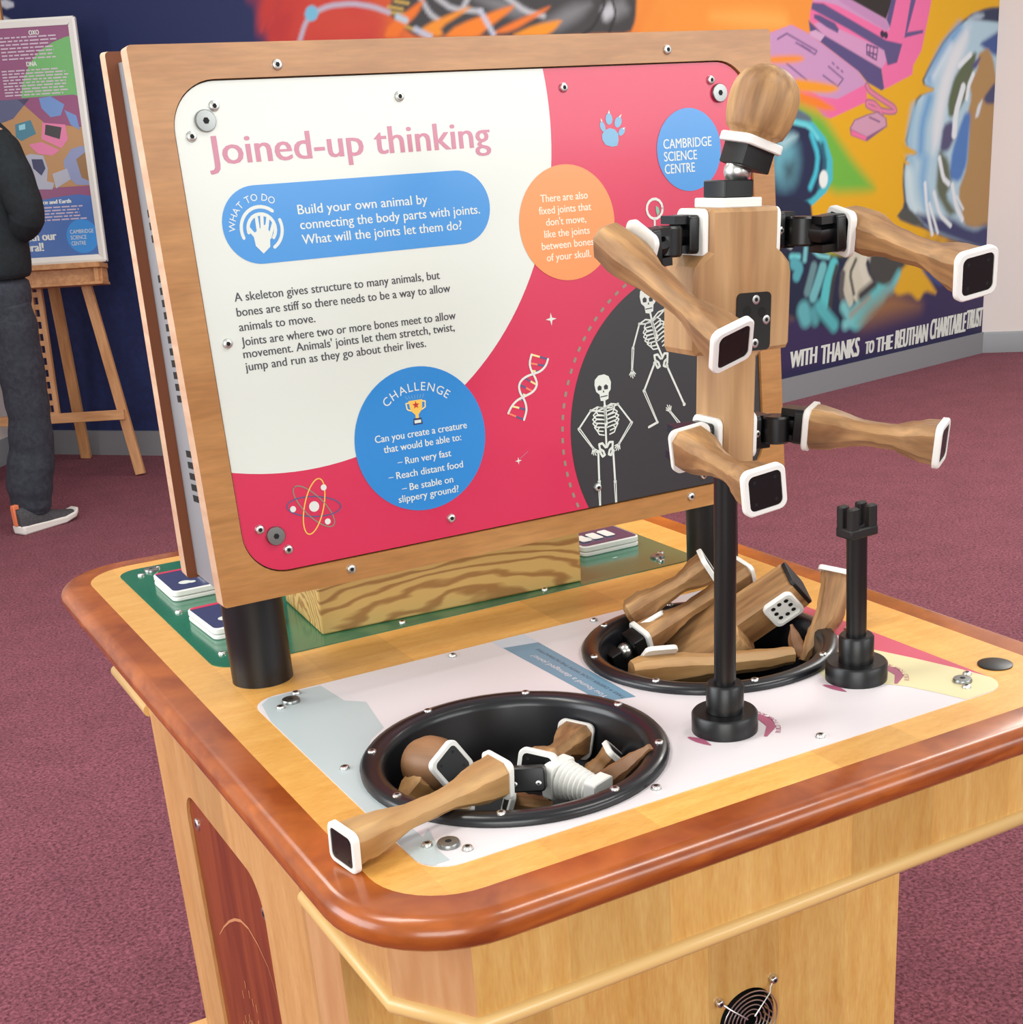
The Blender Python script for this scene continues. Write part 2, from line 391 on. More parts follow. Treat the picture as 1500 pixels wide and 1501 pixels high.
mb = MB(); mb.box((-0.022, 0.94, 0.04), (0.752, 0.958, 0.62), M['maple_x']); mb.build('pedestal_back', table, I4)
for sx, x0 in ((1, PSX), (-1, 0.766)):
    mb = MB()
    side_hole = rrect(0.438, 0.10, 0.765, 0.545, 0.05, 8)
    wallplate(mb, [(0.268, 0.04), (0.895, 0.04), (0.895, 0.716), (0.268, 0.716)], [side_hole[::-1]], M['maple_y'], lambda x, y, d: (x0+sx*d, x, y), 0.02)
    for ya, yb, xa in ((0.268, PFY, 0.014), (0.895, 0.955, 0.014)):
        mb.add([(x0, ya, 0.04), (x0+sx*xa, yb, 0.04), (x0+sx*xa, yb, 0.715), (x0, ya, 0.715)], [(0, 1, 2, 3)], M['maple_end'])
    mb.build('side_panel', table, I4)
    mb = MB(); mb.box((min(x0+sx*0.0045, x0+sx*0.018), 0.43, 0.09), (max(x0+sx*0.0045, x0+sx*0.018), 0.775, 0.555), M['panel_dark'])
    xf = x0+sx*0.0041
    if sx == 1:
        arc = [(q[1], q[2]) for q in [[-0.032,0.7146,0.3359],[-0.032,0.6812,0.3648],[-0.032,0.6433,0.3924],[-0.032,0.6102,0.412],[-0.032,0.5777,0.4262],[-0.032,0.5447,0.4318],[-0.032,0.5097,0.4258],[-0.032,0.4774,0.4104],[-0.032,0.4581,0.3777],[-0.032,0.452,0.3433],[-0.032,0.4668,0.2937]]]
        for i in range(len(arc)-1):
            w0, w1 = [0.0004+0.0017*math.sin(math.pi*min(1, (k+0.3)/8)) for k in (i, i+1)]
            (ya, za), (yb, zb) = arc[i], arc[i+1]; n_ = Vector((zb-za, ya-yb)).normalized()
            mb.add([(xf, ya-n_.x*w0, za-n_.y*w0), (xf, ya+n_.x*w0, za+n_.y*w0), (xf, yb+n_.x*w1, zb+n_.y*w1), (xf, yb-n_.x*w1, zb-n_.y*w1)], [(0, 1, 2, 3)], M['groove'])
        for k in range(26):
            y = 0.53+0.13*random.random(); z = 0.20+0.11*random.random()
            mb.box((xf-0.0004, y, z), (xf, y+0.002, z+0.012), M['groove'])
    dp = mb.build('recessed_panel', table, I4)
    if sx == 1:
        for y, z in ((0.732, 0.500), (0.450, 0.500)):
            X = frame((x0+0.0045, y, z), (-1, 0, 0)); o = screw(table, X, 0.0088, 0.003, 'panel_screw')
mb = MB(); mb.box((-0.05, 0.20, 0), (0.782, 0.97, 0.045), M['maple_y']); mb.build('plinth', table, I4)
# fan opening with its wire guard
mb = MB(); mb.lathe([(FR, 0.0), (FR, -0.05), (0.004, -0.05)], M['hole'], 32, frame((fan.x, PFY, fan.z), (0, -1, 0)), (False, False)); mb.build('fan_opening', table, I4)
g = MB(); GX = frame((fan.x, PFY-0.004, fan.z), (0, -1, 0), (1, 0, 0))
for r in (0.010, 0.0165, 0.023, 0.0295, 0.036, 0.0425):
    g.tube([(r*math.cos(t*math.pi/18), r*math.sin(t*math.pi/18), 0.004) for t in range(37)], 0.0009, M['steel'], 6, GX)
for a in (47, 137, 227, 317):
    c, s_ = math.cos(math.radians(a)), math.sin(math.radians(a))
    g.tube([(0.008*c, 0.008*s_, 0.0055), (0.044*c, 0.044*s_, 0.0055), (0.050*c, 0.050*s_, 0.001), (0.058*c, 0.058*s_, 0.0)], 0.0012, M['steel'], 6, GX)
g.build('fan_guard', table, I4)
for a in (47, 137, 227, 317):
    c, s_ = math.cos(math.radians(a)), math.sin(math.radians(a))
    screw(table, GX @ T(0.060*c, 0.060*s_, -0.003), 0.0055, 0.006, 'guard_screw')
mb = MB(); mb.lathe([(0.0195, 0), (0.0195, 0.0014), (0.0165, 0.0022)], M['black_pl'], 32, T(0.7334, 0.0553, ZT)); mb.build('cable_cap', table, I4)

# printed plates set into the top
p = Print(); p.holed(PW, holes, 0, M['plate_white']); p.clipto = PW; tp = M['table_print']
p.poly([[0.0082,0.473],[0.0223,0.4879],[0.0847,0.4867],[0.09,0.4242],[0.1086,0.4044],[0.0953,0.3221],[0.0722,0.3013],[0.0398,0.251],[0.0207,0.1867],[0.0197,0.1506],[0.0229,0.0875],[0.0253,0.0111],[-0.0012,0.0109],[-0.0106,0.0795],[-0.0002,0.4151]], 1, tp['grey'])
p.poly([[0.0116,0.0505],[0.0347,0.0771],[0.0284,0.046],[0.0112,0.0094],[0.0004,0.0143]], 2, tp['grey'])
p.poly([(0.3139, 0.50), (0.3600, 0.50), (0.3590, 0.2264), (0.3213, 0.2372)], 1, tp['blue'])
p.poly([(0.3139, 0.50), (0.3600, 0.50), (0.3600, 0.452), (0.3139, 0.462)], 1.5, tp['pale'])
p.text('TAKE A DEEPER LOOK WITH THE INTERACTIVE', 0.3495, 0.232, 0.0050, 2, tp['dark'], width=0.20, ang=math.pi/2)
p.text('You found a damaged joint?', 0.3350, 0.245, 0.0070, 2, M['plate_white'], width=0.17, ang=math.pi/2, shear=0.2)
# pink corner wedge, cream patch and plum arcs on the right
p.poly([[0.7034,0.5184],[0.725,0.4392],[0.7159,0.3523],[0.7138,0.234],[0.7114,0.0442],[0.7026,0.0327],[0.6994,0.0326],[0.6905,0.0745],[0.6762,0.125],[0.6601,0.1728],[0.6551,0.219],[0.6695,0.287],[0.687,0.3767]], 1, tp['pink'])
p.poly([[0.7038,0.0109],[0.6994,0.0326],[0.6905,0.0745],[0.6762,0.125],[0.6601,0.1728],[0.6505,0.2075],[0.6094,0.1962],[0.565,0.1614],[0.552,0.1316],[0.5801,0.1092],[0.6094,0.0678],[0.6231,0.0318],[0.6322,0.0026],[0.635,-0.0211],[0.6777,-0.0187]], 2, tp['cream'])
def crescent(cx, cy, r, a0, a1, w, layer, m):
    o_, i_ = [], []
    for k in range(17):
        t = k/16; a = math.radians(a0+(a1-a0)*t); ww = w*math.sin(math.pi*min(1, t*0.85+0.1))
        o_.append((cx+r*math.cos(a), cy+r*math.sin(a))); i_.append((cx+(r-ww)*math.cos(a), cy+(r-ww)*math.sin(a)))
    p.poly(o_+i_[::-1], layer, m)
for cx, cy in ((0.384, 0.0942), (0.5844, 0.1195)):
    q = [(cx+x-0.384, cy+y-0.0942) for x, y in [[0.4315,0.1074],[0.4361,0.1039],[0.439,0.0854],[0.4291,0.0658],[0.4069,0.0522],[0.4041,0.0543],[0.4223,0.0733],[0.426,0.0908],[0.4237,0.0972]]]; p.poly(q, 3, tp['plum'])
    crescent(cx, cy, 0.044, 172, 215, 0.010, 3, tp['plum'])
    p.arc_text('BUILD YOUR ANIMAL', cx, cy, 0.058, math.radians(-8), math.radians(80), 0.0052, 3, tp['plum'], inward=True)
p.mb.build('instruction_plate', table, T(0, 0, ZT+0.0009))
mb = MB(); mb.loft([[(x, y, ZT) for x, y in PW], [(x, y, ZT+0.0009) for x, y in PW]], M['plate_white'], (False, False)); mb.build('plate_edge', table, I4)
mb = MB(); mb.prism(PG, ZT, ZT+0.0012, M['green'])
for x, y in ((0.628, 0.700), (0.640, 0.735), (0.10, 0.735), (0.60, 0.90)):
    mb.add([(x-0.006, y, ZT+0.0014), (x, y-0.0018, ZT+0.0014), (x+0.006, y, ZT+0.0014), (x, y+0.0018, ZT+0.0014)], [(0, 1, 2, 3)], M['plate_white'])
mb.build('green_plate', table, I4)
zs = ZT+0.0012
for x, y in ((0.0387, 0.4594), (0.0364, 0.037), (0.6674, 0.0398), (0.664, 0.458), (0.676, 0.659), (0.0476, 1.1152), (0.676, 1.11), (0.040, 0.657)):
    bolt(table, T(x, y, zs), name='bolt')
for x, y in ((0.0526, 0.4798), (0.0227, 0.4489), (0.0202, 0.0473), (0.047, 0.0198), (0.686, 0.0512), (0.658, 0.0243), (0.0211, 0.2489), (0.2527, 0.4759), (0.2489, 0.0207), (0.4495, 0.0193), (0.4563, 0.4772), (0.683, 0.247),
             (0.0584, 1.1244), (0.028, 1.10), (0.0246, 0.8797), (0.0227, 0.6712), (0.058, 0.638), (0.255, 0.6336), (0.47, 0.632), (0.6695, 0.6400), (0.69, 0.672)):
    screw(table, T(x, y, zs), 0.0050, 0.003, 'screw')

# the two sunken bowls, screwed through their rims
def bowl(label, cx, cy, rin, rout, rot):
    t = thing('sunken_bowl', label, 'bowl', (cx, cy, ZT), 'sunken bowls in the table')
    X = T(cx, cy, ZT); mb = MB()
    prof = [(rout, 0.0012), (rout+0.0005, 0.006), (rout-0.003, 0.010), (rout-0.010, 0.0115), (rin+0.004, 0.0095), (rin, 0.006), (rin-0.002, 0.0), (rin-0.008, -0.05), (rin-0.022, -0.085), (rin-0.05, -0.103), (rin-0.09, -0.108), (0.001, -0.108)]
    mb.lathe(prof, M['bowl'], 72, None, (False, False)); mb.lathe([(rin+0.001, -0.002), (rin-0.005, -0.052), (rin-0.019, -0.088), (rin-0.048, -0.107), (0.001, -0.112)], M['bowl'], 48, None, (False, True))
    mb.build('bowl_shell', t, X, 60)
    for k in range(8):
        a = math.radians(rot+45*k); r = (rin+rout)/2+0.001
        screw(t, X @ T(r*math.cos(a), r*math.sin(a), 0.0102), 0.0046, 0.0028, 'rim_screw')
    return t
bowl('left sunken black bowl with fewer wooden pieces, nearest the table corner', *B1, 0.1573, 12)
bowl('right sunken black bowl heaped with wooden pieces, behind the occupied pole', *B2, 0.1542, 30)

# ------------------------------------------------------------------ black stands
def stand(label, cx, cy, tilt, top, head=True):
    t = thing('pole_stand', label, 'stand', (cx, cy, ZT+0.001), 'black pole stands on the white plate')
    X = T(cx, cy, ZT+0.001)
    mb = MB(); mb.lathe([(0.0345, 0), (0.0345, 0.019), (0.0325, 0.0215), (0.017, 0.0215)], M['black_pl'], 40); mb.build('base', t, X, 40)
    Xt = X @ Matrix.Rotation(tilt, 4, 'Y')
    mb = MB(); mb.lathe([(0.0195, 0.0215), (0.0195, 0.050), (0.0175, 0.0525), (0.011, 0.0525)], M['black_pl'], 32, None, (False, True)); mb.build('collar', t, Xt, 40)
    mb = MB(); mb.lathe([(0.0112, 0.045), (0.0112, top)], M['black_pl'], 28); mb.build('pole', t, Xt, 40)
    if head:
        mb = MB(); mb.box((-0.019, -0.013, top), (0.019, 0.013, top+0.011), M['black_mt'])
        mb.build('fork_plate', t, Xt, 30, 0.002)
        for x in (-0.0125, 0.0125):
            for y in (-0.008, 0.008):
                mb = MB(); mb.prism(rrect(x-0.0062, y-0.0048, x+0.0062, y+0.0048, 0.003, 3), top+0.009, top+0.034, M['black_mt'], None, 0.0015); mb.build('fork_prong', t, Xt, 40)
    else:
        mb = MB(); mb.box((-0.016, -0.014, top), (0.016, 0.014, top+0.010), M['black_mt']); mb.build('fork_plate', t, Xt, 30, 0.002)
    return t
stand('tall black pole stand holding up the jointed wooden figure', 0.384, 0.0942, 0.020, 0.272, False)
stand('empty short black pole stand with a forked top, right of the wooden figure', 0.5844, 0.1195, -0.02, 0.166)

# ------------------------------------------------------------------ the information board on two posts
BL = 0.0552
BX = Matrix.Translation(Vector((0, 0.4395, ZT+0.1328))) @ Matrix(((1, 0, 0, 0), (0, math.sin(BL), -math.cos(BL), 0), (0, math.cos(BL), math.sin(BL), 0), (0, 0, 0, 1)))   # x right, y up the slope, z out to the reader
board = thing('information_board', 'upright two-faced information board in a light wood frame titled Joined-up thinking', 'sign', (0.356, 0.5585, ZT))
W0, W1, BH = -0.0263, 0.7385, 0.5557
win = rrect(0.006, 0.026, 0.706, 0.5235, 0.048, 10)
mb = MB(); outer = rrect(W0, 0, W1, BH, 0.004, 3)
loops = [outer, win[::-1]]; fl = [p for l in loops for p in l]; tri = tessellate_polygon([[Vector((p[0], p[1], 0)) for p in l] for l in loops])
mb.add([(x, y, 0) for x, y in fl], [tuple(t) for t in tri], M['frame_wood'])
mb.loft([[(x, y, 0) for x, y in outer], [(x, y, -0.024) for x, y in outer]], M['frame_edge'], (False, True))
mb.loft([[(x, y, 0) for x, y in win], [(x, y, -0.010) for x, y in win]], M['frame_wood'], (False, False))
mb.build('front_frame', board, BX)
# rear face: a second framed panel leaning the other way
RL = -0.040
RX = Matrix.Translation(Vector((0, 0.580, ZT+0.1328))) @ Matrix(((1, 0, 0, 0), (0, math.sin(RL), -math.cos(RL), 0), (0, math.cos(RL), math.sin(RL), 0), (0, 0, 0, 1)))
mb = MB()
for zf in (-0.022, 0.0): mb.add([(x, y, zf) for x, y in outer], [tuple(range(len(outer)))], M['frame_dark'])
mb.loft([[(x, y, -0.022) for x, y in outer], [(x, y, 0.0) for x, y in outer]], M['frame_edge'], (False, False))
mb.loft([[(x, y, -0.0225) for x, y in win], [(x, y, -0.0221) for x, y in win]], M['plate_white'])
mb.build('rear_panel', board, RX)
# slotted metal box between the two faces
xb = -0.0145
def bx(s, f):   # s up the slope, f 0 front .. 1 rear
    a = Vector((0, 0.4395+0.0235+s*math.sin(BL), ZT+0.1328+s*math.cos(BL))); b = Vector((0, 0.580-0.0005+s*math.sin(RL), ZT+0.1328+s*math.cos(RL))); return a.lerp(b, f)
for side, xs in ((1, xb), (-1, W0+W1-xb)):
    mb = MB(); n = 60; rows = []
    def q(s, f, dx=0.0): v = bx(s, f); return (xs+side*dx, v.y, v.z)
    mb.add([q(0.004, 0), q(0.004, 1), q(0.545, 1), q(0.545, 0)], [(0, 1, 2, 3)], M['metal_box'])
    for g0, g1 in ((0.10, 0.155), (0.21, 0.34), (0.375, 0.505)):
        s = g0
        while s < g1:
            for f0, f1 in ((0.06, 0.24), (0.46, 0.66)):
                if f0 > 0.4 and s > 0.40: continue
                mb.add([q(s, f0, -0.0003), q(s-0.002, f1, -0.0003), q(s+0.0055, f1, -0.0003), q(s+0.0075, f0, -0.0003)], [(0, 1, 2, 3)], M['hole'])
            s += 0.0125
    mb.build('slotted_side_plate', board, I4)
a, b, c, d = bx(0.004, 0), bx(0.004, 1), bx(0.545, 1), bx(0.545, 0)
for pp in ((a, b), (c, d)):
    mb = MB(); mb.add([(xb, pp[0].y, pp[0].z), (xb, pp[1].y, pp[1].z), (W0+W1-xb, pp[1].y, pp[1].z), (W0+W1-xb, pp[0].y, pp[0].z)], [(0, 1, 2, 3)], M['frame_dark']); mb.build('board_spacer', board, I4)
for x in (0.0384, 0.703):
    mb = MB(); mb.lathe([(0.0361, ZT), (0.0361, ZT+0.1405)], M['post'], 40, T(x, 0.5585, 0)); mb.build('post', board, I4, 40)

# the printed face
PL = rrect(0.0075, 0.0275, 0.7045, 0.522, 0.0465, 12)
p = Print(0.00015); p.clipto = PL
p.poly(PL, 0, PR['crimson'])
p.poly(circle(0.0908, 0.4698, 0.33836, 160), 1, PR['white'])
p.poly(circle(0.6125, 0.1070, 0.1913, 120), 1, PR['black'])
for k in range(46):
    a = math.radians(66 + k*3.85); c = (0.6132+0.2035*math.cos(a), 0.1058+0.2035*math.sin(a)); t = Vector((-math.sin(a), math.cos(a)))*0.0030
    p.stroke([(c[0]-t.x, c[1]-t.y), (c[0]+t.x, c[1]+t.y)], 0.0034, 2, PR['taupe'], dots=False)
p.text('Joined-up thinking', 0.0368, 0.4455, 0.0265, 3, PR['rose'], width=0.3145, bold=0.0007)
p.poly(rrect(0.0395, 0.3476, 0.3434, 0.4238, 0.0380, 12), 3, PR['blue'])
for i, (s_, w, x) in enumerate((('Build your own animal by', 0.1475, 0.1210), ('connecting the body parts with joints.', 0.2090, 0.1213), ('What will the joints let them do?', 0.1850, 0.1213))):
    p.text(s_, x, 0.3925-0.0148*i, 0.0093, 4, PR['white'], width=w, bold=0.00016)
# hand badge
hx, hy = 0.0800, 0.3815
p.arc_text('WHAT TO DO', hx, hy, 0.0275, math.radians(118), math.radians(128), 0.0066, 4, PR['white'])
def arc(cx, cy, r, a0, a1, w, layer, m):
    p.stroke([(cx+r*math.cos(math.radians(a0+(a1-a0)*k/14)), cy+r*math.sin(math.radians(a0+(a1-a0)*k/14))) for k in range(15)], w, layer, m)
arc(hx, hy, 0.0215, 50, 200, 0.0034, 4, PR['white']); arc(hx, hy, 0.0215, -60, 20, 0.0034, 4, PR['white']); arc(hx, hy, 0.0145, -40, 190, 0.0034, 4, PR['white'])
p.poly([(hx-0.009, hy-0.016), (hx-0.010, hy-0.004), (hx+0.004, hy+0.004), (hx+0.008, hy-0.004), (hx+0.006, hy-0.018), (hx-0.002, hy-0.024)], 5, PR['white'])
for (x0, y0, x1, y1) in ((-0.007, -0.008, -0.014, 0.002), (-0.004, -0.003, -0.004, 0.011), (0.000, -0.003, 0.002, 0.013), (0.004, -0.004, 0.008, 0.010), (0.007, -0.009, 0.013, 0.004)):
    p.stroke([(hx+x0, hy+y0), (hx+x1, hy+y1)], 0.0036, 5.1, PR['white'])
for i, (s_, w) in enumerate((('A skeleton gives structure to many animals, but', 0.2330), ('bones are stiff so there needs to be a way to allow', 0.2440), ('animals to move.', 0.0830))):
    p.text(s_, 0.0402, 0.3135-0.0148*i, 0.0086, 3, PR['ink'], width=w, bold=0.00016)
for i, (s_, w) in enumerate((('Joints are where two or more bones meet to allow', 0.2470), ("movement. Animals' joints let them stretch, twist,", 0.2440), ('jump and run as they go about their lives.', 0.2070))):
    p.text(s_, 0.0402, 0.2690-0.0125*i - (0.0 if i < 2 else 0.0005), 0.0086, 3, PR['ink'], width=w, bold=0.00016)
# challenge circle
cx, cy = 0.2283, 0.1437; p.poly(circle(cx, cy, 0.0803, 72), 4, PR['deep'])
p.arc_text('CHALLENGE', cx, cy-0.002, 0.0560, math.radians(90), math.radians(84), 0.0092, 5, PR['white'])
for i, (s_, dy, w) in enumerate((('Can you create a creature', 0.004, 0.1135), ('that would be able to:', -0.0085, 0.0960), ('\u2013 Run very fast', -0.0245, 0.0665), ('\u2013 Reach distant food', -0.0395, 0.0930), ('\u2013 Be stable on', -0.0545, 0.0640), ('slippery ground?', -0.0665, 0.0755))):
    p.text(s_, cx+0.001, cy+dy, 0.0078, 5, PR['white'], width=w, align='c', bold=0.00016)
tx, ty = cx-0.002, cy+0.034          # trophy
p.poly([(tx-0.0085, ty+0.010), (tx+0.0085, ty+0.010), (tx+0.007, ty-0.001), (tx+0.002, ty-0.006), (tx+0.002, ty-0.010), (tx-0.002, ty-0.010), (tx-0.002, ty-0.006), (tx-0.007, ty-0.001)], 5, PR['gold'])
for sg in (-1, 1): p.stroke([(tx+sg*0.008, ty+0.008), (tx+sg*0.0118, ty+0.0075), (tx+sg*0.011, ty+0.001), (tx+sg*0.007, ty-0.001)], 0.0014, 5, PR['yellow'])
p.poly([(tx-0.0058, ty-0.017), (tx+0.0058, ty-0.017), (tx+0.0048, ty-0.010), (tx-0.0048, ty-0.010)], 5.5, PR['navy']); p.poly([(tx-0.004, ty-0.0155), (tx+0.004, ty-0.0155), (tx+0.004, ty-0.0120), (tx-0.004, ty-0.0120)], 6, PR['white'])
def star(cx, cy, r, r2, n, layer, m, rot=90): p.poly([((r if k % 2 == 0 else r2)*math.cos(math.radians(rot+180*k/n))+cx, (r if k % 2 == 0 else r2)*math.sin(math.radians(rot+180*k/n))+cy) for k in range(2*n)], layer, m)
star(tx, ty+0.0045, 0.0045, 0.0019, 5, 6, PR['red'])
for k in range(7): p.stroke([(tx-0.009+0.003*k, ty+0.012), (tx-0.0115+0.0038*k, ty+0.0155)], 0.0007, 5, PR['sky'])
# fact circle and logo
cx, cy = 0.4410, 0.3590; p.poly(circle(cx, cy, 0.0630, 60), 4, PR['orange'])
for i, (s_, w) in enumerate((('There are also', 0.0620), ('fixed joints that', 0.0690), ("don't move,", 0.0530), ('like the joints', 0.0600), ('between bones', 0.0690), ('of your skull.', 0.0590))):
    p.text(s_, cx-0.002, cy+0.0245-0.0128*i, 0.0080, 5, PR['cream'], width=w, align='c', bold=0.00016)
cx, cy = 0.6150, 0.4278; p.poly(circle(cx, cy, 0.0460, 60), 4, PR['blue'])
for i, (s_, w) in enumerate((('CAMBRIDGE', 0.0690), ('SCIENCE', 0.0470), ('CENTRE', 0.0430))): p.text(s_, cx-0.0365, cy+0.0028-0.0138*i, 0.0104, 5, PR['white'], width=w, bold=0.00016)
# paw print
for pts, r in (([[0.506,0.4469],[0.5051,0.4509],[0.5081,0.4424]], 0.0118), ):
    q = [[0.4953,0.4504],[0.4994,0.455],[0.5064,0.457],[0.5129,0.4553],[0.5174,0.4503],[0.5173,0.4434],[0.5151,0.4377],[0.5076,0.4369],[0.4992,0.4395],[0.4955,0.4446]]
    p.poly(q, 3, PR['sky'])
for e in ([[0.5066,0.4726],[0.5017,0.4674],[0.5055,0.4605],[0.5107,0.4661]], [[0.5202,0.4685],[0.5134,0.4634],[0.5167,0.4571],[0.5226,0.4622]], [[0.4966,0.4642],[0.4935,0.4601],[0.4973,0.4538],[0.5006,0.4579]], [[0.5246,0.4567],[0.5184,0.4531],[0.5199,0.4482],[0.5262,0.452]]):
    c_ = sum((Vector(k) for k in e), Vector((0, 0)))/4; u_, v_ = (Vector(e[0])-Vector(e[2]))/2, (Vector(e[1])-Vector(e[3]))/2
    p.poly([tuple(c_+u_*math.cos(k*math.pi/10)+v_*math.sin(k*math.pi/10)) for k in range(20)], 3, PR['sky'])
for e in ([[0.5069,0.4762],[0.5051,0.4727],[0.508,0.4725]], [[0.5236,0.4713],[0.5195,0.4686],[0.5218,0.4675]], [[0.4952,0.4681],[0.4951,0.4643],[0.4974,0.4649]], [[0.5276,0.4569],[0.5236,0.456],[0.5249,0.4544]]): p.poly(e, 3.5, PR['white'])
# atom
ax, ay = (0.0919,0.0908)
for ang, m in ((20, PR['gold']), (-60, PR['slate']), (78, PR['taupe'])):
    a = math.radians(ang+50); pts = []
    for k in range(36):
        t = 2*math.pi*k/36; u, v = 0.031*math.cos(t), 0.011*math.sin(t); pts.append((ax+u*math.cos(a)-v*math.sin(a), ay+u*math.sin(a)+v*math.cos(a)))
    p.stroke(pts, 0.0014, 3, m, True)
p.poly(circle(ax, ay, 0.0058, 20), 4, PR['white'])
for q in [[0.0678,0.0921],[0.1058,0.1096],[0.1049,0.0717]]: p.poly(circle(q[0], q[1], 0.0034, 16), 4, PR['white'])
# dna
S1 = [[0.3784,0.2188],[0.3744,0.2096],[0.376,0.2006],[0.3811,0.1912],[0.3823,0.1834],[0.3765,0.1765],[0.3665,0.1734],[0.355,0.1706],[0.346,0.1642],[0.3408,0.1566]]
S2 = [[0.3995,0.211],[0.3959,0.2036],[0.3877,0.198],[0.3787,0.197],[0.3657,0.1943],[0.3579,0.1877],[0.3583,0.1778],[0.3641,0.1682],[0.3657,0.157],[0.3605,0.1462]]
for i, (a, b) in enumerate(zip(S1, S2)):
    for t, m in ((0.0, PR['peach']), (0.5, PR['slate'])):
        p.stroke([tuple(Vector(a).lerp(Vector(b), t)), tuple(Vector(a).lerp(Vector(b), t+0.5))], 0.0022, 3, m if i % 2 else (PR['yellow'] if t == 0 else PR['slate']), dots=False)
def soft(pts, n=2):
    pts = [Vector(q) for q in pts]
    for _ in range(n): pts = [pts[0]] + [w for a, b in zip(pts[:-1], pts[1:]) for w in (a.lerp(b, 0.25), a.lerp(b, 0.75))] + [pts[-1]]
    return pts
for S_ in (S1, S2): p.stroke(soft(S_), 0.0026, 4, PR['white'])
for (x, y), r in (((0.4084,0.2554), 0.0075), ((0.3481,0.0999), 0.0045)): star(x, y, r, r*0.28, 4, 3, PR['white'])
p.stroke([[0.3501,0.102],[0.3619,0.109]], 0.0008, 3, PR['rose'])
# magnifier ring by the figure's shoulder
x, y = (0.5609,0.3654); arc(x, y, 0.0112, 0, 360, 0.0030, 4, PR['white']); p.stroke([[0.5601,0.3548],[0.5586,0.3349]], 0.0026, 4, PR['white'])
p.poly([[0.5625,0.3689],[0.5662,0.3666],[0.5676,0.3614],[0.5646,0.3565],[0.5625,0.3628]], 4, PR['green']); 
# skeletons
wh = PR['white']
def skull(c, s):
    p.poly([(c[0]+s*q[0], c[1]+s*q[1]) for q in ((-0.0115, 0.004), (-0.0105, 0.010), (-0.005, 0.0145), (0.003, 0.015), (0.009, 0.012), (0.0118, 0.005), (0.0105, -0.004), (0.0075, -0.007), (0.0065, -0.0145), (0.000, -0.0165), (-0.0045, -0.0155), (-0.0055, -0.008), (-0.010, -0.004))], 3, wh)
    for x in (-0.0048, 0.0042): p.poly([(c[0]+s*(x+q[0]), c[1]+s*q[1]) for q in ((-0.003, 0.001), (0, 0.0032), (0.003, 0.001), (0.0025, -0.003), (-0.0025, -0.003))], 4, PR['black'])
    p.poly([(c[0]+s*q[0], c[1]+s*q[1]) for q in ((-0.001, -0.006), (0.0004, -0.003), (0.0016, -0.006))], 4, PR['black'])
    p.stroke([(c[0]-s*0.004, c[1]-s*0.0110), (c[0]+s*0.005, c[1]-s*0.0105)], s*0.0012, 4, PR['black'])
def bone(a, b, w=0.0022):
    p.stroke([a, b], w, 3, wh); 
    for e in (a, b): p.poly(circle(e[0], e[1], w*0.85, 10), 3, wh)
def chain(pts, w=0.0022):
    for a, b in zip(pts[:-1], pts[1:]): bone(a, b, w)
def forearm(a, b): 
    d = Vector((b[0]-a[0], b[1]-a[1])); n = Vector((-d.y, d.x)).normalized()*0.0013
    for s in (-1, 1): p.stroke([(a[0]+s*n.x, a[1]+s*n.y), (b[0]+s*n.x*0.5, b[1]+s*n.y*0.5)], 0.0013, 3, wh)
    for e in (a, b): p.poly(circle(e[0], e[1], 0.0018, 10), 3, wh)
def hand(c, a):
    for k in range(5):
        t = math.radians(a-38+19*k); l = 0.0098-0.0014*abs(k-2); p.stroke([c, (c[0]+l*math.cos(t), c[1]+l*math.sin(t))], 0.0013, 3, wh)
def ribs(c, u, w, n=6):
    u = Vector(u); s = Vector((u.y, -u.x))
    p.stroke([tuple(Vector(c)+u*0.012), tuple(Vector(c)-u*0.010)], 0.0042, 3, wh)
    for k in range(n):
        o = Vector(c)+u*(0.010-0.0048*k); ww = w*(0.72, 0.92, 1.0, 1.0, 0.9, 0.72)[k]
        for sg in (-1, 1): p.stroke([tuple(o), tuple(o+s*sg*ww*0.7+u*0.002), tuple(o+s*sg*ww-u*0.002), tuple(o+s*sg*ww*0.8-u*0.0068), tuple(o+s*sg*ww*0.3-u*0.0085)], 0.0016, 3, wh)
def pelvis(c, s=1.0):
    for sg in (-1, 1):
        p.stroke([(c[0]+s*sg*q[0], c[1]+s*q[1]) for q in ((0.001, 0.001), (0.005, 0.0065), (0.0098, 0.006), (0.009, 0.0), (0.0045, -0.003), (0.0028, -0.008), (0.006, -0.0095), (0.0085, -0.005), (0.009, 0.0))], 0.0028*s, 3, wh)
skull((0.4712,0.1689), 1.0); skull((0.5433,0.2636), 1.0)
J = [[0.472,0.1544],[0.4711,0.1443],[0.4712,0.1213],[0.4699,0.0972],[0.4517,0.1436],[0.4333,0.1246],[0.4508,0.099],[0.4903,0.1461],[0.5084,0.1216],[0.4885,0.099],[0.4578,0.0933],[0.4559,0.0573],[0.4544,0.0256],[0.479,0.0911],[0.4785,0.0535],[0.4776,0.0215]]
p.stroke([J[0], J[3]], 0.0026, 3, wh); ribs((0.4719,0.1345), (0, 1), 0.0185)
for a, b in ((1, 4), (1, 7)):
    mid = Vector(J[a]).lerp(Vector(J[b]), 0.5); p.stroke([J[a], (mid.x, mid.y-0.0018), J[b]], 0.0018, 3, wh); p.stroke([J[a], (mid.x, mid.y+0.0028), J[b]], 0.0018, 3, wh)
bone(J[4], J[5]); forearm(J[5], J[6]); hand(J[6], -70); bone(J[7], J[8]); forearm(J[8], J[9]); hand(J[9], 235)
pelvis((0.4695,0.0961)); bone(J[10], J[11], 0.0027); forearm(J[11], J[12]); bone(J[13], J[14], 0.0027); forearm(J[14], J[15])
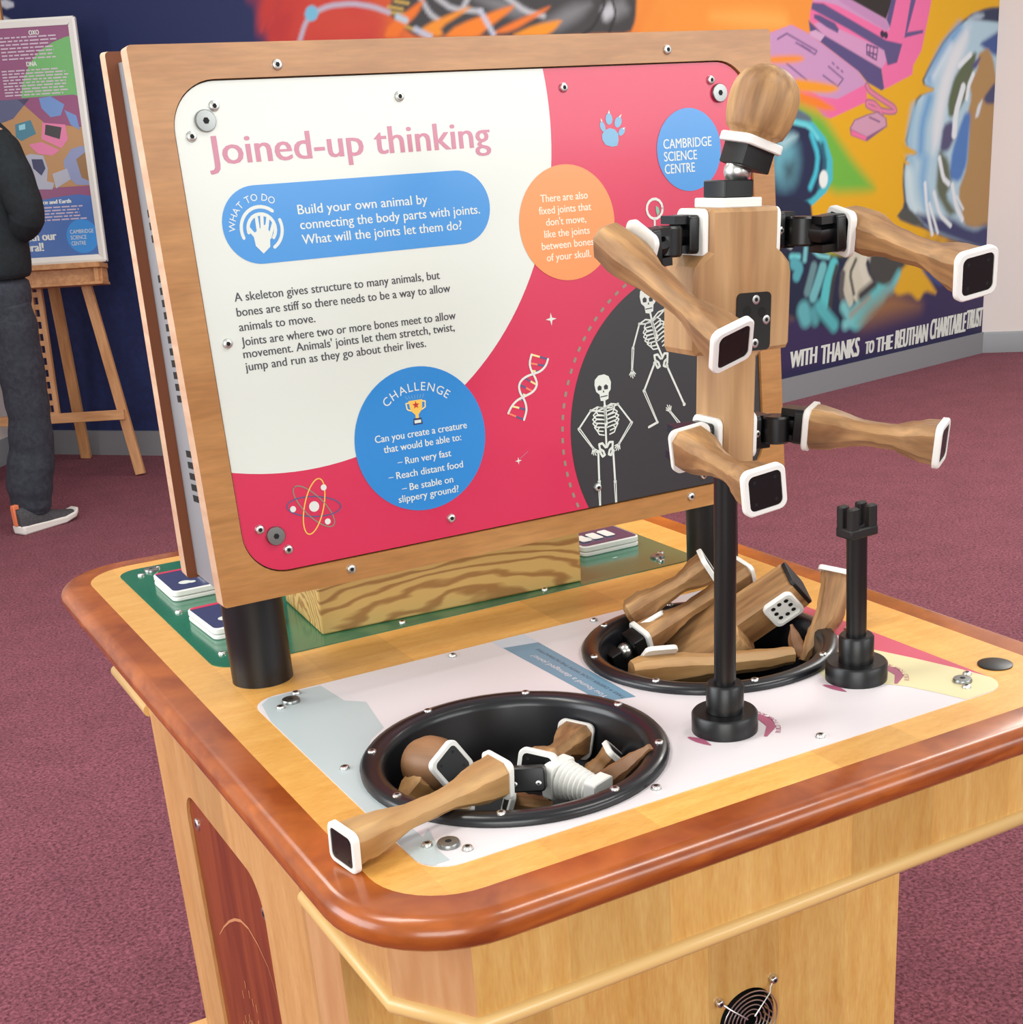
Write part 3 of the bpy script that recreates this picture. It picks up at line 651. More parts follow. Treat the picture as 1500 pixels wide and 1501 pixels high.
K = [[0.5454,0.2479],[0.5469,0.2388],[0.5517,0.2112],[0.5588,0.1944],[0.5288,0.2363],[0.5176,0.2096],[0.5141,0.184],[0.5671,0.2496],[0.5715,0.2338],[0.5471,0.1878],[0.5293,0.1568],[0.5458,0.1161],[0.5649,0.1821],[0.5871,0.1325],[0.6024,0.1018],[0.5783,0.1101],[0.5659,0.1261]]
p.stroke([K[0], K[2], K[3]], 0.0026, 3, wh); ribs((0.5499,0.2272), (-0.30, 0.954), 0.0175)
for b in (4, 7):
    mid = Vector(K[1]).lerp(Vector(K[b]), 0.5); p.stroke([K[1], (mid.x, mid.y-0.002), K[b]], 0.0018, 3, wh); p.stroke([K[1], (mid.x, mid.y+0.003), K[b]], 0.0018, 3, wh)
bone(K[4], K[5]); forearm(K[5], K[6]); hand(K[6], -88); bone(K[7], K[8]); pelvis((0.5572,0.1911))
bone(K[9], K[10], 0.0027); forearm(K[10], K[11]); p.stroke([[0.5458,0.1161],[0.5328,0.1121]], 0.003, 3, wh); bone(K[12], K[13], 0.0027)
forearm(K[15], K[16]); hand(K[16], 115)
p.mb.build('graphic_panel', board, BX @ T(0, 0, -0.0035))
mb = MB(); mb.loft([[(x, y, -0.0060) for x, y in PL], [(x, y, -0.0035) for x, y in PL]], PR['white'], (True, False)); mb.build('panel_backing', board, BX)
for q in [[0.1197,0.5343],[0.5892,0.5366],[0.1231,0.0145],[0.5872,0.0161]]: screw(board, BX @ T(q[0], q[1], 0), 0.0052, 0.003, 'frame_screw')
for q in [[0.0502,0.4993],[0.023,0.4725],[0.2496,0.5003],[0.4494,0.5018],[0.6506,0.5028],[0.6807,0.4732],[0.0255,0.2732],[0.0275,0.0769],[0.0555,0.0496],[0.2534,0.0485],[0.4527,0.0505],[0.6099,0.0395]]: screw(board, BX @ T(q[0], q[1], -0.0030), 0.0050, 0.003, 'screw')
for q in [[0.039,0.4861],[0.6615,0.4882],[0.0436,0.0671]]: bolt(board, BX @ T(q[0], q[1], -0.0030), 0.0105, 0.004)

# ------------------------------------------------------------------ things lying on the green plate
def pine_mat():
    m = noisy('knotty_pine', (128, 92, 44), (208, 166, 92), 5, 0.5, 0.05, 3, (0.9, 6, 3.2), 0.1, 0.25, 0.75)
    nt = m.node_tree; N = nt.nodes; L = nt.links; bs = N['Principled BSDF']
    tc = N.new('ShaderNodeTexCoord'); mp = N.new('ShaderNodeMapping'); mp.inputs['Scale'].default_value = (1.6, 5.5, 6.5)
    wv = N.new('ShaderNodeTexWave'); wv.wave_type = 'RINGS'; wv.rings_direction = 'SPHERICAL'; wv.inputs['Scale'].default_value = 6.5; wv.inputs['Distortion'].default_value = 5; wv.inputs['Detail'].default_value = 1.5; wv.inputs['Detail Scale'].default_value = 1.4
    rp = N.new('ShaderNodeValToRGB'); rp.color_ramp.elements[0].position = 0.05; rp.color_ramp.elements[0].color = lin((160, 116, 62)); rp.color_ramp.elements[1].position = 0.5; rp.color_ramp.elements[1].color = lin((206, 170, 102))
    L.new(tc.outputs['Object'], mp.inputs[0]); L.new(mp.outputs[0], wv.inputs['Vector']); L.new(wv.outputs['Fac'], rp.inputs[0]); L.new(rp.outputs[0], bs.inputs['Base Color'])
    return m
M['pine'] = pine_mat()
mb = MB(); mb.box((-0.19, -0.085, 0), (0.19, 0.085, 0.088), M['pine'])
tb = mb.build('timber_block', None, T(0.346, 0.728, ZT+0.0012) @ Matrix.Rotation(-0.06, 4, 'Z'), 30, 0.003)
tag(tb, 'knotty pine timber block lying on the green plate behind the board', 'wood block')
def flip_tile(x, y, rot, label, tops):
    t = thing('picture_tile', label, 'tile', (x, y, ZT+0.0012), 'white-edged picture tiles on the green plate')
    X = T(x, y, ZT+0.0014) @ Matrix.Rotation(rot, 4, 'Z')
    mb = MB(); mb.prism(rrect(-0.05, -0.057, 0.05, 0.057, 0.010, 5), 0, 0.006, M['white_pl'], None, 0.0012); mb.build('lower_leaf', t, X, 40)
    mb = MB(); mb.prism(rrect(-0.05, -0.057, 0.05, 0.057, 0.010, 5), 0.0068, 0.0155, M['white_pl'], None, 0.0015); mb.build('upper_leaf', t, X, 40)
    p = Print(); p.poly(rrect(-0.0475, -0.0545, 0.0475, 0.0545, 0.008, 5), 0, PR['navy']); p.clipto = rrect(-0.0475, -0.0545, 0.0475, 0.0545, 0.008, 5); p.poly([(-0.05, 0.046), (0.05, 0.046), (0.05, 0.06), (-0.05, 0.06)], 1, PR['crimson'])
    p.poly(circle(-0.022, -0.020, 0.009, 16), 1, PR['white']); p.poly(circle(-0.013, -0.024, 0.006, 12), 1.5, PR['white'])
    p.mb.build('printed_face', t, X @ T(0, 0, 0.0157))
    for q in tops:
        mb = MB(); mb.prism(rrect(q[0]-q[2], q[1]-q[3], q[0]+q[2], q[1]+q[3], 0.003, 3), 0.016, 0.016+q[4], M['white_pl'], None, 0.001); mb.build('raised_pad', t, X, 40)
    return t
flip_tile(0.082, 0.985, 0.0, 'white-edged picture tile on the green plate, farther of the two left of the board', [(0.018, -0.005, 0.014, 0.018, 0.006)])
flip_tile(0.078, 0.784, 0.04, 'white-edged picture tile on the green plate, close behind the left black post', [(0.005, -0.006, 0.014, 0.018, 0.006)])
flip_tile(0.642, 0.786, 0.0, 'white-edged picture tile with pale pads, right of the pine block', [(-0.03, -0.02, 0.008, 0.016, 0.002), (-0.008, -0.018, 0.008, 0.016, 0.002), (0.014, -0.016, 0.008, 0.016, 0.002)])

# ------------------------------------------------------------------ jointed wooden pieces
def ring8(hx, hy, ch, z, ox=0.0, oy=0.0):
    c = ch*min(hx, hy)
    return [(ox+x, oy+y, z) for x, y in ((hx-c, -hy), (hx, -hy+c), (hx, hy-c), (hx-c, hy), (-hx+c, hy), (-hx, hy-c), (-hx, -hy+c), (-hx+c, -hy))]
def facet_loft(mb, L, keys, m, n=18, seed=0, wob=0.0006):
    """keys: (t, half x, half y, chamfer, offset x, offset y); smooth between keys; hand-cut unevenness"""
    rnd = random.Random(seed); rings = []
    for i in range(n+1):
        t = i/n
        for a, b in zip(keys[:-1], keys[1:]):
            if a[0] <= t <= b[0]+1e-9:
                u = (t-a[0])/max(b[0]-a[0], 1e-9); u = u*u*(3-2*u); q = [a[k]+(b[k]-a[k])*u for k in range(1, 6)]; break
        w = wob if 0 < i < n else 0
        r = ring8(q[0], q[1], q[2], t*L, q[3], q[4]); rings.append([(x+rnd.uniform(-w, w), y+rnd.uniform(-w, w), z) for x, y, z in r])
    return mb.loft(rings, m)
HOUR = ((0, .0190, .0190, .40, 0, 0), (.08, .0185, .0185, .45, 0, 0), (.44, .0108, .0114, .65, 0, 0), (.62, .0108, .0114, .65, 0, 0), (.92, .0182, .0182, .45, 0, 0), (1, .0190, .0190, .40, 0, 0))
PAW = ((0, .0105, .012, .7, 0, .002), (.06, .0165, .0175, .55, 0, 0), (.22, .0175, .0180, .5, 0, 0), (.42, .0125, .0135, .6, 0, 0), (.66, .0110, .0115, .65, 0, 0), (.92, .0180, .0180, .5, 0, 0), (1, .0188, .0188, .42, 0, 0))
PADH = 0.0205
def pad(parent, X, contact=True, half=PADH, holes_=False, name='end_plate'):
    """white plastic rim round a black contact plate; X: local Z points out of the wood"""
    o_, i_ = rrect(-half, -half, half, half, half*0.38, 6), rrect(-half*0.77, -half*0.77, half*0.77, half*0.77, half*0.26, 6)
    mb = MB(); ob = inset(o_, 0.0012)
    mb.loft([[(x, y, -0.0005) for x, y in o_], [(x, y, 0.0044) for x, y in o_], [(x, y, 0.0056) for x, y in ob], [(x, y, 0.0056) for x, y in i_], [(x, y, 0.0040 if contact else 0.0025) for x, y in i_]], M['white_pl'], (True, not contact))
    if not contact:
        for x, y in ((-.45, -.45), (.45, -.45), (-.45, .45), (.45, .45), (0, .5), (0, -.5), (.5, 0), (-.5, 0)):
            mb.add([(x*half+0.0030*math.cos(k*math.pi/5), y*half+0.0030*math.sin(k*math.pi/5), 0.0027) for k in range(10)], [tuple(range(10))], M['hole'])
    o = mb.build(name, parent, X, 40)
    if contact:
        mb = MB(); mb.prism(i_, 0.0030, 0.0050, M['black_pl'], None, 0.0004)
        for x, y in ((-.48, -.48), (.48, -.48), (-.48, .48), (.48, .48)):
            mb.add([(x*half+0.0016*math.cos(k*math.pi/5), y*half+0.0016*math.sin(k*math.pi/5), 0.00515) for k in range(10)], [tuple(range(10))], M['hole'])
        sup = o if (parent.parent is None) else parent
        mb.build('contact_plate', sup, X, 40)
    return o
def limb_frame(p0, p1, up=(0, 0, 1)):
    d = Vector(p1)-Vector(p0); u = Vector(up); return frame(p0, d, d.cross(u).normalized() if d.normalized().cross(u).length > 0.05 else None), d.length
def spin(X, a): return X @ Matrix.Rotation(math.radians(a), 4, 'Z')
def limb(parent, p0, p1, keys=HOUR, ends=(True, True), side=None, m='oak', seed=0, twist=0, up=(0, 0, 1), name='wood_body', arm=None):
    """wood along p0 -> p1 with white end plates; side = (t, angle) puts a plate on the flank instead of the first end"""
    X, L = limb_frame(p0, p1, up); X = spin(X, twist)
    mb = MB(); facet_loft(mb, L, keys, M[m], 18, seed); w = mb.build(name, parent, X, 24)
    host = w if arm else parent
    if ends[0]: pad(host, X @ Matrix.Rotation(math.pi, 4, 'X'))
    if ends[1]: pad(host, X @ T(0, 0, L))
    if side:
        t, a = side
        if not isinstance(a, (int, float)): v = X.to_3x3().inverted() @ Vector(a); a = math.degrees(math.atan2(v.y, v.x))
        pad(host, spin(X, a) @ T(0.0172, 0, t*L) @ Matrix.Rotation(math.pi/2, 4, 'Y'))
    return w, X, L
def hinge(parent, a, b, up=(0, 0, 1), name='hinge_joint', na=None, nb=None):
    """black hinge joint: a bracket on each plate, lugs, a barrel in the middle"""
    a, b, up = Vector(a), Vector(b), Vector(up); d = (b-a); L = d.length
    mb = MB()
    def bracket(o, dr):
        X = frame(o, dr, Vector(up).cross(dr)); q = rrect(-0.0155, -0.0165, 0.0155, 0.0165, 0.004, 4)   # local x across, y up
        mb.prism(q, 0.0, 0.010, M['black_pl'], X, 0.001)
        for y in (-0.0125, 0.0125): mb.box((-0.011, y-0.0035, 0.008), (0.011, y+0.0035, 0.024), M['black_pl'], X)
        return X
    XA = bracket(a, na or d); XB = bracket(b, nb or -d); mid = a.lerp(b, 0.5); XU = frame(mid, up, d)
    mb.lathe([(0.0125, -0.013), (0.0140, -0.011), (0.0140, 0.011), (0.0125, 0.013)], M['black_pl'], 24, XU)
    for p, q in ((a, XA), (b, XB)):
        e = q @ Vector((0, 0, 0.018)); mb.tube([p, e, mid], 0.0095, M['black_pl'], 10)
    o = mb.build(name, parent, I4, 35)
    return o, XA, XB

# ---- the assembled figure
fig = thing('wooden_figure', 'jointed wooden figure with egg-shaped head and outstretched limbs, standing on the tall black pole', 'toy figure', (0.3855, 0.091, 1.030))
TL = 0.045; TX = T(0.3855, 0.091, 1.030) @ Matrix.Rotation(TL, 4, 'Y')
half = [(0.0175, 0.0), (0.0175, 0.104), (0.024, 0.109), (0.052, 0.110), (0.055, 0.115), (0.055, 0.178), (0.053, 0.187), (0.044, 0.196), (0.0378, 0.200), (0.0378, 0.2335), (0.0362, 0.2360)]
outl = [(w, z) for w, z in half] + [(-w, z) for w, z in half[::-1]]
mb = MB(); yy = 0.026; ch = 0.0035
tri = tessellate_polygon([[Vector((x, z, 0)) for x, z in outl]]); inn = []
for i, (x, z) in enumerate(outl):
    a, b, c = Vector(outl[i-1]), Vector((x, z)), Vector(outl[(i+1) % len(outl)])
    e1, e2 = (b-a).normalized(), (c-b).normalized(); q = Vector((-e1.y, e1.x))+Vector((-e2.y, e2.x)); q = q/max(q.length_squared, 0.6)*2; inn.append(tuple(b+q*ch))
for s_ in (-1, 1): mb.add([(x, s_*yy, z) for x, z in inn], [tuple(t) for t in tri], M['oak_torso'])
mb.loft([[(x, -yy, z) for x, z in inn], [(x, -yy+ch, z) for x, z in outl], [(x, yy-ch, z) for x, z in outl], [(x, yy, z) for x, z in inn]], M['oak_torso'], (False, False))
torso = mb.build('torso', fig, TX, 30)
mb = MB(); q = rrect(-0.0195, -0.026, 0.0195, 0.026, 0.005, 5); PXm = TX @ T(0.0105, -yy, 0.1365) @ Matrix.Rotation(math.pi/2, 4, 'X')
mb.prism(q, -0.001, 0.0012, M['black_mt'], PXm)
mb.build('socket_plate', torso, I4, 40)
for x, y in ((-0.008, 0.010), (0.009, 0.008), (-0.008, -0.010)):
    mb = MB(); mb.lathe([(0.0048, 0.0013), (0.0042, 0.0005)], M['hole'], 16, PXm @ T(x, y, 0)); mb.build('socket_hole', torso, I4)
for x, y in ((0.002, 0.0195), (0.0145, 0.001), (0.002, -0.0195)): screw(torso, PXm @ T(x, y, 0.0011), 0.0042, 0.0006, 'socket_screw')
mb = MB(); mb.box((-0.013, -0.015, -0.006), (0.013, 0.015, 0.001), M['black_mt']); mb.build('foot_socket', fig, TX, 30, 0.001)
# neck and head
NX = TX @ T(0, 0.002, 0.2358)
mb = MB(); mb.prism(rrect(-0.0228, -0.0228, 0.0228, 0.0228, 0.004, 4), 0, 0.0085, M['white_pl'], None, 0.001); mb.build('neck_plate', fig, NX, 40)
mb = MB(); mb.prism(rrect(-0.0165, -0.0165, 0.0165, 0.0165, 0.002, 3), 0.0085, 0.0235, M['black_pl'], None, 0.001); mb.build('neck_block', fig, NX, 40)
ball = Vector((0.407,0.093,1.2958))
mb = MB(); mb.lathe([(0.0125*math.cos(math.radians(a)), 0.0125*math.sin(math.radians(a))) for a in range(-80, 81, 10)], M['steel'], 24, T(*ball))
mb.lathe([(0.006, -0.03), (0.006, 0.0)], M['steel'], 16, T(*ball) @ T(0, 0, 0.010) ); mb.build('ball_joint', fig, I4, 50)
hb, ht = Vector((0.4195,0.088,1.3196)), Vector((0.4412,0.082,1.3813)); hd = (ht-hb).normalized(); HX = frame(hb, hd, (1, 0, 0))
mb = MB(); mb.prism(rrect(-0.0170, -0.0170, 0.0170, 0.0170, 0.002, 3), -0.023, -0.004, M['black_pl'], None, 0.001); mb.build('head_block', fig, HX, 40)
mb = MB(); mb.prism(rrect(-0.0225, -0.0225, 0.0225, 0.0225, 0.007, 5), -0.005, 0.003, M['white_pl'], None, 0.001); mb.build('head_plate', fig, HX, 40)
Lh = (ht-hb).length; mb = MB()
mb.lathe([(0.0215, 0.002), (0.0225, 0.006)] + [(0.0317*(1-abs((t-0.52)/0.48)**2.3)**0.5 if t > 0.52 else 0.0317*(1-0.30*((0.52-t)/0.52)**2.2), t*Lh) for t in [0.12+0.04*k for k in range(22)]] + [(0.0035, Lh*0.999), (0.0006, Lh)], M['oak'], 32)
mb.build('head', fig, HX, 50)
# limbs of the figure: hinge joint on each flank plate, then the limb
def tpt(x, y, z): return TX @ Vector((x, y, z))
def flank(sx, z, w):
    X = TX @ T(sx*w, 0.0, z) @ Matrix.Rotation(sx*math.pi/2, 4, 'Y')
    mb = MB(); mb.prism(rrect(-PADH-0.001, -PADH-0.001, PADH+0.001, PADH+0.001, 0.007, 6), -0.0005, 0.0055, M['white_pl'], None, 0.001); mb.build('joint_plate', torso, X, 40); return tpt(sx*(w+0.0055), 0, z)
jl, jr = flank(-1, 0.2145, 0.0378), flank(1, 0.2145, 0.0378); kl, kr = flank(-1, 0.028, 0.0175), flank(1, 0.030, 0.0175)
UPT = TX.to_3x3() @ Vector((0, 0, 1))
def fig_limb(name, p0, p1, j, keys, side, seed, ends, twist=0, m='oak', jo=None):
    if side and side[1] is None:
        X_, L_ = limb_frame(p0, p1); X_ = spin(X_, twist); v = X_.inverted() @ Vector(j); side = (side[0], math.degrees(math.atan2(v.y, v.x)))
    w, X, L = limb(fig, p0, p1, keys, ends, side, m, seed, twist, name=name, arm=True)
    if side: e = spin(X, side[1]) @ Vector((0.0172+0.0056, 0, side[0]*L)); nb = (spin(X, side[1]).to_3x3() @ Vector((1, 0, 0)))
    else: e = X @ Vector((0, 0, -0.0056)); nb = -(X.to_3x3() @ Vector((0, 0, 1)))
    h, XA, XB = hinge(fig, j, e, UPT, nb=nb, na=(Vector(j)-tpt(0, 0, 0)).normalized()*0 + TX.to_3x3() @ Vector((1 if Vector(j).x > 0.39 else -1, 0, 0)))
    screw(h, XA @ T(-0.0156, 0.0, 0.005) @ Matrix.Rotation(-math.pi/2, 4, 'Y'), 0.0032, 0.0008, 'joint_screw')
    return w
fig_limb('upper_limb', (0.2645,0.0973,1.2511), (0.2832,-0.0606,1.1716), jl, PAW, (0.16, None), 3, (False, True), 18)
fig_limb('upper_limb', (0.5143,0.0727,1.2432), (0.4936,-0.1163,1.2094), jr, PAW, (0.13, None), 5, (False, True), 8, 'oak')
fig_limb('lower_limb', (0.3247,0.0569,1.0619), (0.3086,-0.0694,1.0492), kl, HOUR, None, 7, (True, True), 8)
fig_limb('lower_limb', (0.4644,0.0535,1.0616), (0.5324,-0.0448,1.0501), kr, HOUR, None, 9, (True, True), 4)

# ---- loose pieces
def piece(name, label, cat, loc, group='loose wooden pieces in the bowls'): return thing(name, label, cat, loc, group)
def loose_limb(label, p0, p1, keys=HOUR, ends=(True, True), side=None, m='oak', seed=0, twist=0, name='wooden_limb'):
    t = piece(name, label, 'wooden limb', p0); limb(t, p0, p1, keys, ends, side, m, seed, twist); return t
loose_limb('long waisted wooden limb lying across the left bowl rim, its end on the table edging', (-0.0527,0.0534,0.7715), (0.1155,0.0916,0.776), HOUR, (True, True), None, 'oak_light', 11, 6)
loose_limb('short wooden limb standing up at the back of the left bowl, white plate on top', (0.1855,0.1419,0.744), (0.2763,0.225,0.722), HOUR, (True, True), None, 'oak', 13, 8)
loose_limb('pale wooden limb half buried at the left wall of the left bowl', (0.0727,0.2111,0.738), (0.1175,0.2019,0.69), PAW, (False, True), (0.16, (-0.7, -0.1, -0.7)), 'oak_light', 15, 0)
# head piece in the left bowl
hp0, hp1 = Vector((0.1105,0.1878,0.752)), Vector((0.1337,0.3309,0.7))
t = piece('egg_shaped_piece', 'round wooden head piece with a square black plate, in the left bowl', 'wooden head', hp0)
X = frame(hp0, (-0.20, 0.93, -0.26), (0.80, 0.20, 0.45)); mb = MB()
mb.lathe([(0.0205, 0.0), (0.024, 0.008), (0.0285, 0.022), (0.030, 0.036), (0.027, 0.050), (0.018, 0.062), (0.006, 0.067), (0.0005, 0.0675)], M['oak_dark'], 32); mb.build('wood_body', t, X, 50)
pad(t, X @ Matrix.Rotation(math.pi, 4, 'X') @ Matrix.Rotation(math.radians(0), 4, 'Z'))
# white corrugated flexible joint
f0, f1 = Vector((0.2003,0.1297,0.736)), Vector((0.2217,0.0754,0.732))
t = piece('flexible_joint', 'white ribbed plastic flexible joint in the left bowl', 'flexible joint', f0); X, L = limb_frame(f0, f1); mb = MB(); pr = []
for k in range(7):
    z = 0.010 + 0.0052*k; r = 0.0205-0.0009*k; pr += [(r*0.80, z), (r, z+0.0016), (r, z+0.0032), (r*0.80, z+0.0048)]
mb.lathe(pr, M['white_pl'], 28, None, (True, True)); mb.build('ribbed_tube', t, X, 60)
mb = MB(); mb.prism(rrect(-0.019, -0.019, 0.019, 0.019, 0.006, 5), -0.004, 0.009, M['white_pl'], None, 0.001)
for x, y in ((0.012, 0.0195), (-0.012, 0.0195)): mb.lathe([(0.003, -0.001), (0.003, 0.0008)], M['hole'], 12, T(x, y, 0.0025) @ Matrix.Rotation(-math.pi/2, 4, 'X'))
o = mb.build('joint_plate', t, X, 40)
mb = MB(); mb.prism(rrect(-0.015, -0.015, 0.015, 0.015, 0.004, 5), 0.045, 0.060, M['white_pl'], None, 0.001); mb.build('far_plate', t, X, 40)
# black joint pieces at the bottom of the left bowl
a, b = Vector((0.1659,0.1258,0.746)), Vector((0.2076,0.1677,0.694))
t = piece('hinge_joint', 'black plastic hinge joint fixed before the short upright limb in the left bowl', 'hinge joint', a)
mb = MB(); XH = frame(a, (-0.55, -0.78, 0.25), (1, -0.5, 0)); mb.prism(rrect(-0.0185, -0.0125, 0.0185, 0.0125, 0.004, 4), -0.004, 0.012, M['black_pl'], XH, 0.0015); mb.build('bracket', t, I4, 40)
mb = MB(); mb.prism(rrect(-0.024, -0.020, 0.026, 0.018, 0.008, 5), -0.012, 0.010, M['black_mt'], frame(b, (0.05, -0.5, 0.85), (1, 0.2, 0)), 0.002); mb.lathe([(0.012, -0.012), (0.012, 0.012)], M['black_mt'], 20, frame(b+Vector((0.02, -0.005, 0.002)), (0.6, -0.4, 0.7))); mb.build('hinge_block', t, I4, 40)
for x in (-0.012, 0.012): screw(t, XH @ T(x, -0.004, 0.0120), 0.0028, 0.0008, 'joint_screw')
# spear-shaped piece leaning on the right rim
s0, s1 = Vector((0.2417,0.1265,0.705)), Vector((0.2799,0.0798,0.766))
t = piece('pointed_wooden_piece', 'slim pointed wooden piece leaning on the right rim of the left bowl', 'wooden piece', s0); X, L = limb_frame(s0, s1); mb = MB()
facet_loft(mb, L, ((0, .012, .014, .6, 0, 0), (.3, .0125, .0135, .7, 0, 0), (.7, .0095, .009, .8, 0, .001), (1, .0035, .004, .9, 0, .002)), M['oak_dark'], 16, 21); mb.build('wood_body', t, spin(X, 20), 26)
k0, k1 = Vector((0.2635,0.1719,0.695)), Vector((0.2897,0.1622,0.72))
t = piece('wooden_knob_piece', 'small rounded wooden piece with a white plate, behind the pointed piece in the left bowl', 'wooden piece', k0); X, L = limb_frame(k0, k1); mb = MB()
facet_loft(mb, L, ((0, .010, .012, .8, 0, 0), (.25, .016, .017, .7, 0, 0), (.6, .012, .014, .6, 0, 0), (1, .015, .016, .5, 0, 0)), M['oak'], 14, 23); mb.build('wood_body', t, X, 30); pad(t, X @ T(0, 0, L), True, 0.017)
b0 = Vector((0.1731,0.1714,0.695))
t = piece('wooden_block_piece', 'small wooden block with a white edge low in the left bowl, under the long limb', 'wooden piece', b0); X = frame(b0, (-0.86, 0.35, 0.3), (0, 0, 1)); mb = MB()
facet_loft(mb, 0.040, ((0, .016, .016, .4, 0, 0), (1, .014, .014, .5, 0, 0)), M['oak'], 6, 25); mb.build('wood_body', t, X @ T(0, 0, -0.034), 30); pad(t, X @ T(0, 0, 0.006), True, 0.0175)

# right bowl
loose_limb('wooden limb at the back left of the right bowl, white side plate facing down', (0.48,0.4329,0.764), (0.5685,0.3826,0.822), PAW, (False, True), (0.18, (0.45, -0.6, -0.55)), 'oak', 31, 10)
q0, q1 = (0.4828,0.4008,0.742), (0.6357,0.3962,0.796)
t = loose_limb('wooden limb in the right bowl carrying a black joint with a steel ball', q0, q1, HOUR, (True, True), None, 'oak', 33, 12)
X, L = limb_frame(q0, q1); X = spin(X, 12)
mb = MB(); mb.prism(rrect(-0.015, -0.015, 0.015, 0.015, 0.002, 3), -0.022, -0.004, M['black_pl'], X, 0.001); mb.build('joint_block', t, I4, 40)
mb = MB(); mb.lathe([(0.0105*math.cos(math.radians(a)), 0.0105*math.sin(math.radians(a))) for a in range(-80, 81, 10)], M['steel'], 24, X @ T(0, 0, -0.030)); mb.build('steel_ball', t, I4, 60)
mb = MB(); mb.prism(rrect(-0.014, -0.014, 0.014, 0.014, 0.002, 3), -0.056, -0.040, M['black_pl'], X, 0.001); mb.build('far_block', t, I4, 40)
# spare torso lying in the right bowl
A0, A1 = Vector((0.5445,0.392,0.706)), Vector((0.6529,0.3123,0.8))
t = piece('wooden_torso', 'big spare wooden torso block lying on the heap in the right bowl', 'wooden torso', A0)
d = A1-A0; TXb = frame(A0, d, Vector((0.42, -0.80, 0.32)) - d.normalized()*Vector((0.42, -0.80, 0.32)).dot(d.normalized())); L = d.length; mb = MB()
out2 = [(0.046, -0.018), (0.056, -0.004), (0.055, L-0.100), (0.047, L-0.088), (0.025, L-0.084), (0.0235, L)]
out2 = out2 + [(-w, z) for w, z in out2[::-1]]; y2 = 0.024; tri = tessellate_polygon([[Vector((x, z, 0)) for x, z in out2]]); inn = []
for i, (x, z) in enumerate(out2):
    a, b, c = Vector(out2[i-1]), Vector((x, z)), Vector(out2[(i+1) % len(out2)]); e1, e2 = (b-a).normalized(), (c-b).normalized()
    qv = Vector((-e1.y, e1.x))+Vector((-e2.y, e2.x)); qv = qv/max(qv.length_squared, 0.6)*2; inn.append(tuple(b+qv*0.004))
for s_ in (-1, 1): mb.add([(x, s_*y2, z) for x, z in inn], [tuple(k) for k in tri], M['oak'])
mb.loft([[(x, -y2, z) for x, z in inn], [(x, -y2+0.004, z) for x, z in out2], [(x, y2-0.004, z) for x, z in out2], [(x, y2, z) for x, z in inn]], M['oak'], (False, False)); mb.build('wood_body', t, TXb, 30)
pad(t, TXb @ T(0.0235, 0, L-0.027) @ Matrix.Rotation(math.pi/2, 4, 'Y'), False, 0.021, name='socket_plate')
mb = MB(); mb.prism(rrect(-0.022, -0.024, 0.022, 0.024, 0.006, 4), L-0.001, L+0.005, M['black_mt'], None, 0.001); mb.build('end_socket', t, TXb, 40)
# curved limb leaning out of the right side, limb along the front, little pointed piece
c0, c1 = (0.6313,0.2508,0.718), (0.6833,0.2711,0.816)
t = piece('wooden_limb', 'curved wooden limb leaning out over the right rim of the right bowl', 'wooden limb', c0)
X, L = limb_frame(c0, c1); X = spin(X, 15); mb = MB()
facet_loft(mb, L, ((0, .006, .008, .7, -.012, 0), (.25, .012, .013, .6, -.004, 0), (.55, .0165, .0155, .55, .005, 0), (.8, .0175, .016, .5, .004, 0), (1, .0172, .0165, .45, 0, 0)), M['oak'], 20, 37); mb.build('wood_body', t, X, 26); pad(t, X @ T(0, 0, L))
loose_limb('long pale wooden limb lying along the front of the right bowl', (0.4082,0.313,0.742), (0.6088,0.2624,0.728), ((0, .013, .012, .5, 0, 0), (.05, .0175, .016, .5, 0, 0), (.25, .0175, .0165, .5, 0, 0), (.5, .0135, .0135, .6, 0, .001), (.8, .0125, .0125, .6, 0, 0), (1, .009, .010, .6, 0, -.002)), (False, False), (0.18, -130), 'oak_light', 39, 0)
e0, e1 = (0.6279,0.2703,0.722), (0.6265,0.29,0.758)
t = piece('pointed_wooden_piece', 'small pointed wooden tip sticking up inside the right bowl', 'wooden piece', e0); X, L = limb_frame(e0, e1, (1, 0, 0)); mb = MB()
facet_loft(mb, L, ((0, .014, .010, .6, 0, 0), (.5, .010, .008, .7, 0, 0), (1, .002, .002, .9, -.003, 0)), M['oak_dark'], 12, 41); mb.build('wood_body', t, X, 30)

# ------------------------------------------------------------------ easel with a framed poster
EL_, EU_ = Vector((0.8713, -0.4907, 0)), None
E0_ = Vector((0.9724, 5.3772, 0)); EBk = Vector((0.4907, 0.8713, 0)); EUv = (Vector((0, 0, math.cos(0.14))) + EBk*math.sin(0.14)); ENv = EL_.cross(EUv)
EX = Matrix(((EL_.x, EUv.x, ENv.x, E0_.x), (EL_.y, EUv.y, ENv.y, E0_.y), (EL_.z, EUv.z, ENv.z, 0), (0, 0, 0, 1)))      # x across, y up the easel, z out
eas = thing('easel', 'tall beech studio easel standing against the navy wall', 'easel', (0.80, 5.6, 0)); CA = -0.3634
M['beech'] = noisy('beech_easel', (188, 132, 84), (212, 158, 108), 7, 0.45, 0, 4, (6, 6, 0.8))
def bar(name, a, b, w, d, z0, parent=eas, X=EX):
    a, b = Vector((*a, 0)), Vector((*b, 0)); dr = (b-a).normalized(); mb = MB(); mb.box((-w/2, -d/2, 0), (w/2, d/2, (b-a).length), M['beech'])
    return mb.build(name, parent, X @ T(0, 0, z0) @ frame(a, dr, Vector((dr.y, -dr.x, 0))), 30, 0.002)
for s_ in (1, -1): bar('leg', (CA+s_*0.352, 0.012), (CA+s_*0.060, 1.90), 0.044, 0.026, -0.05)
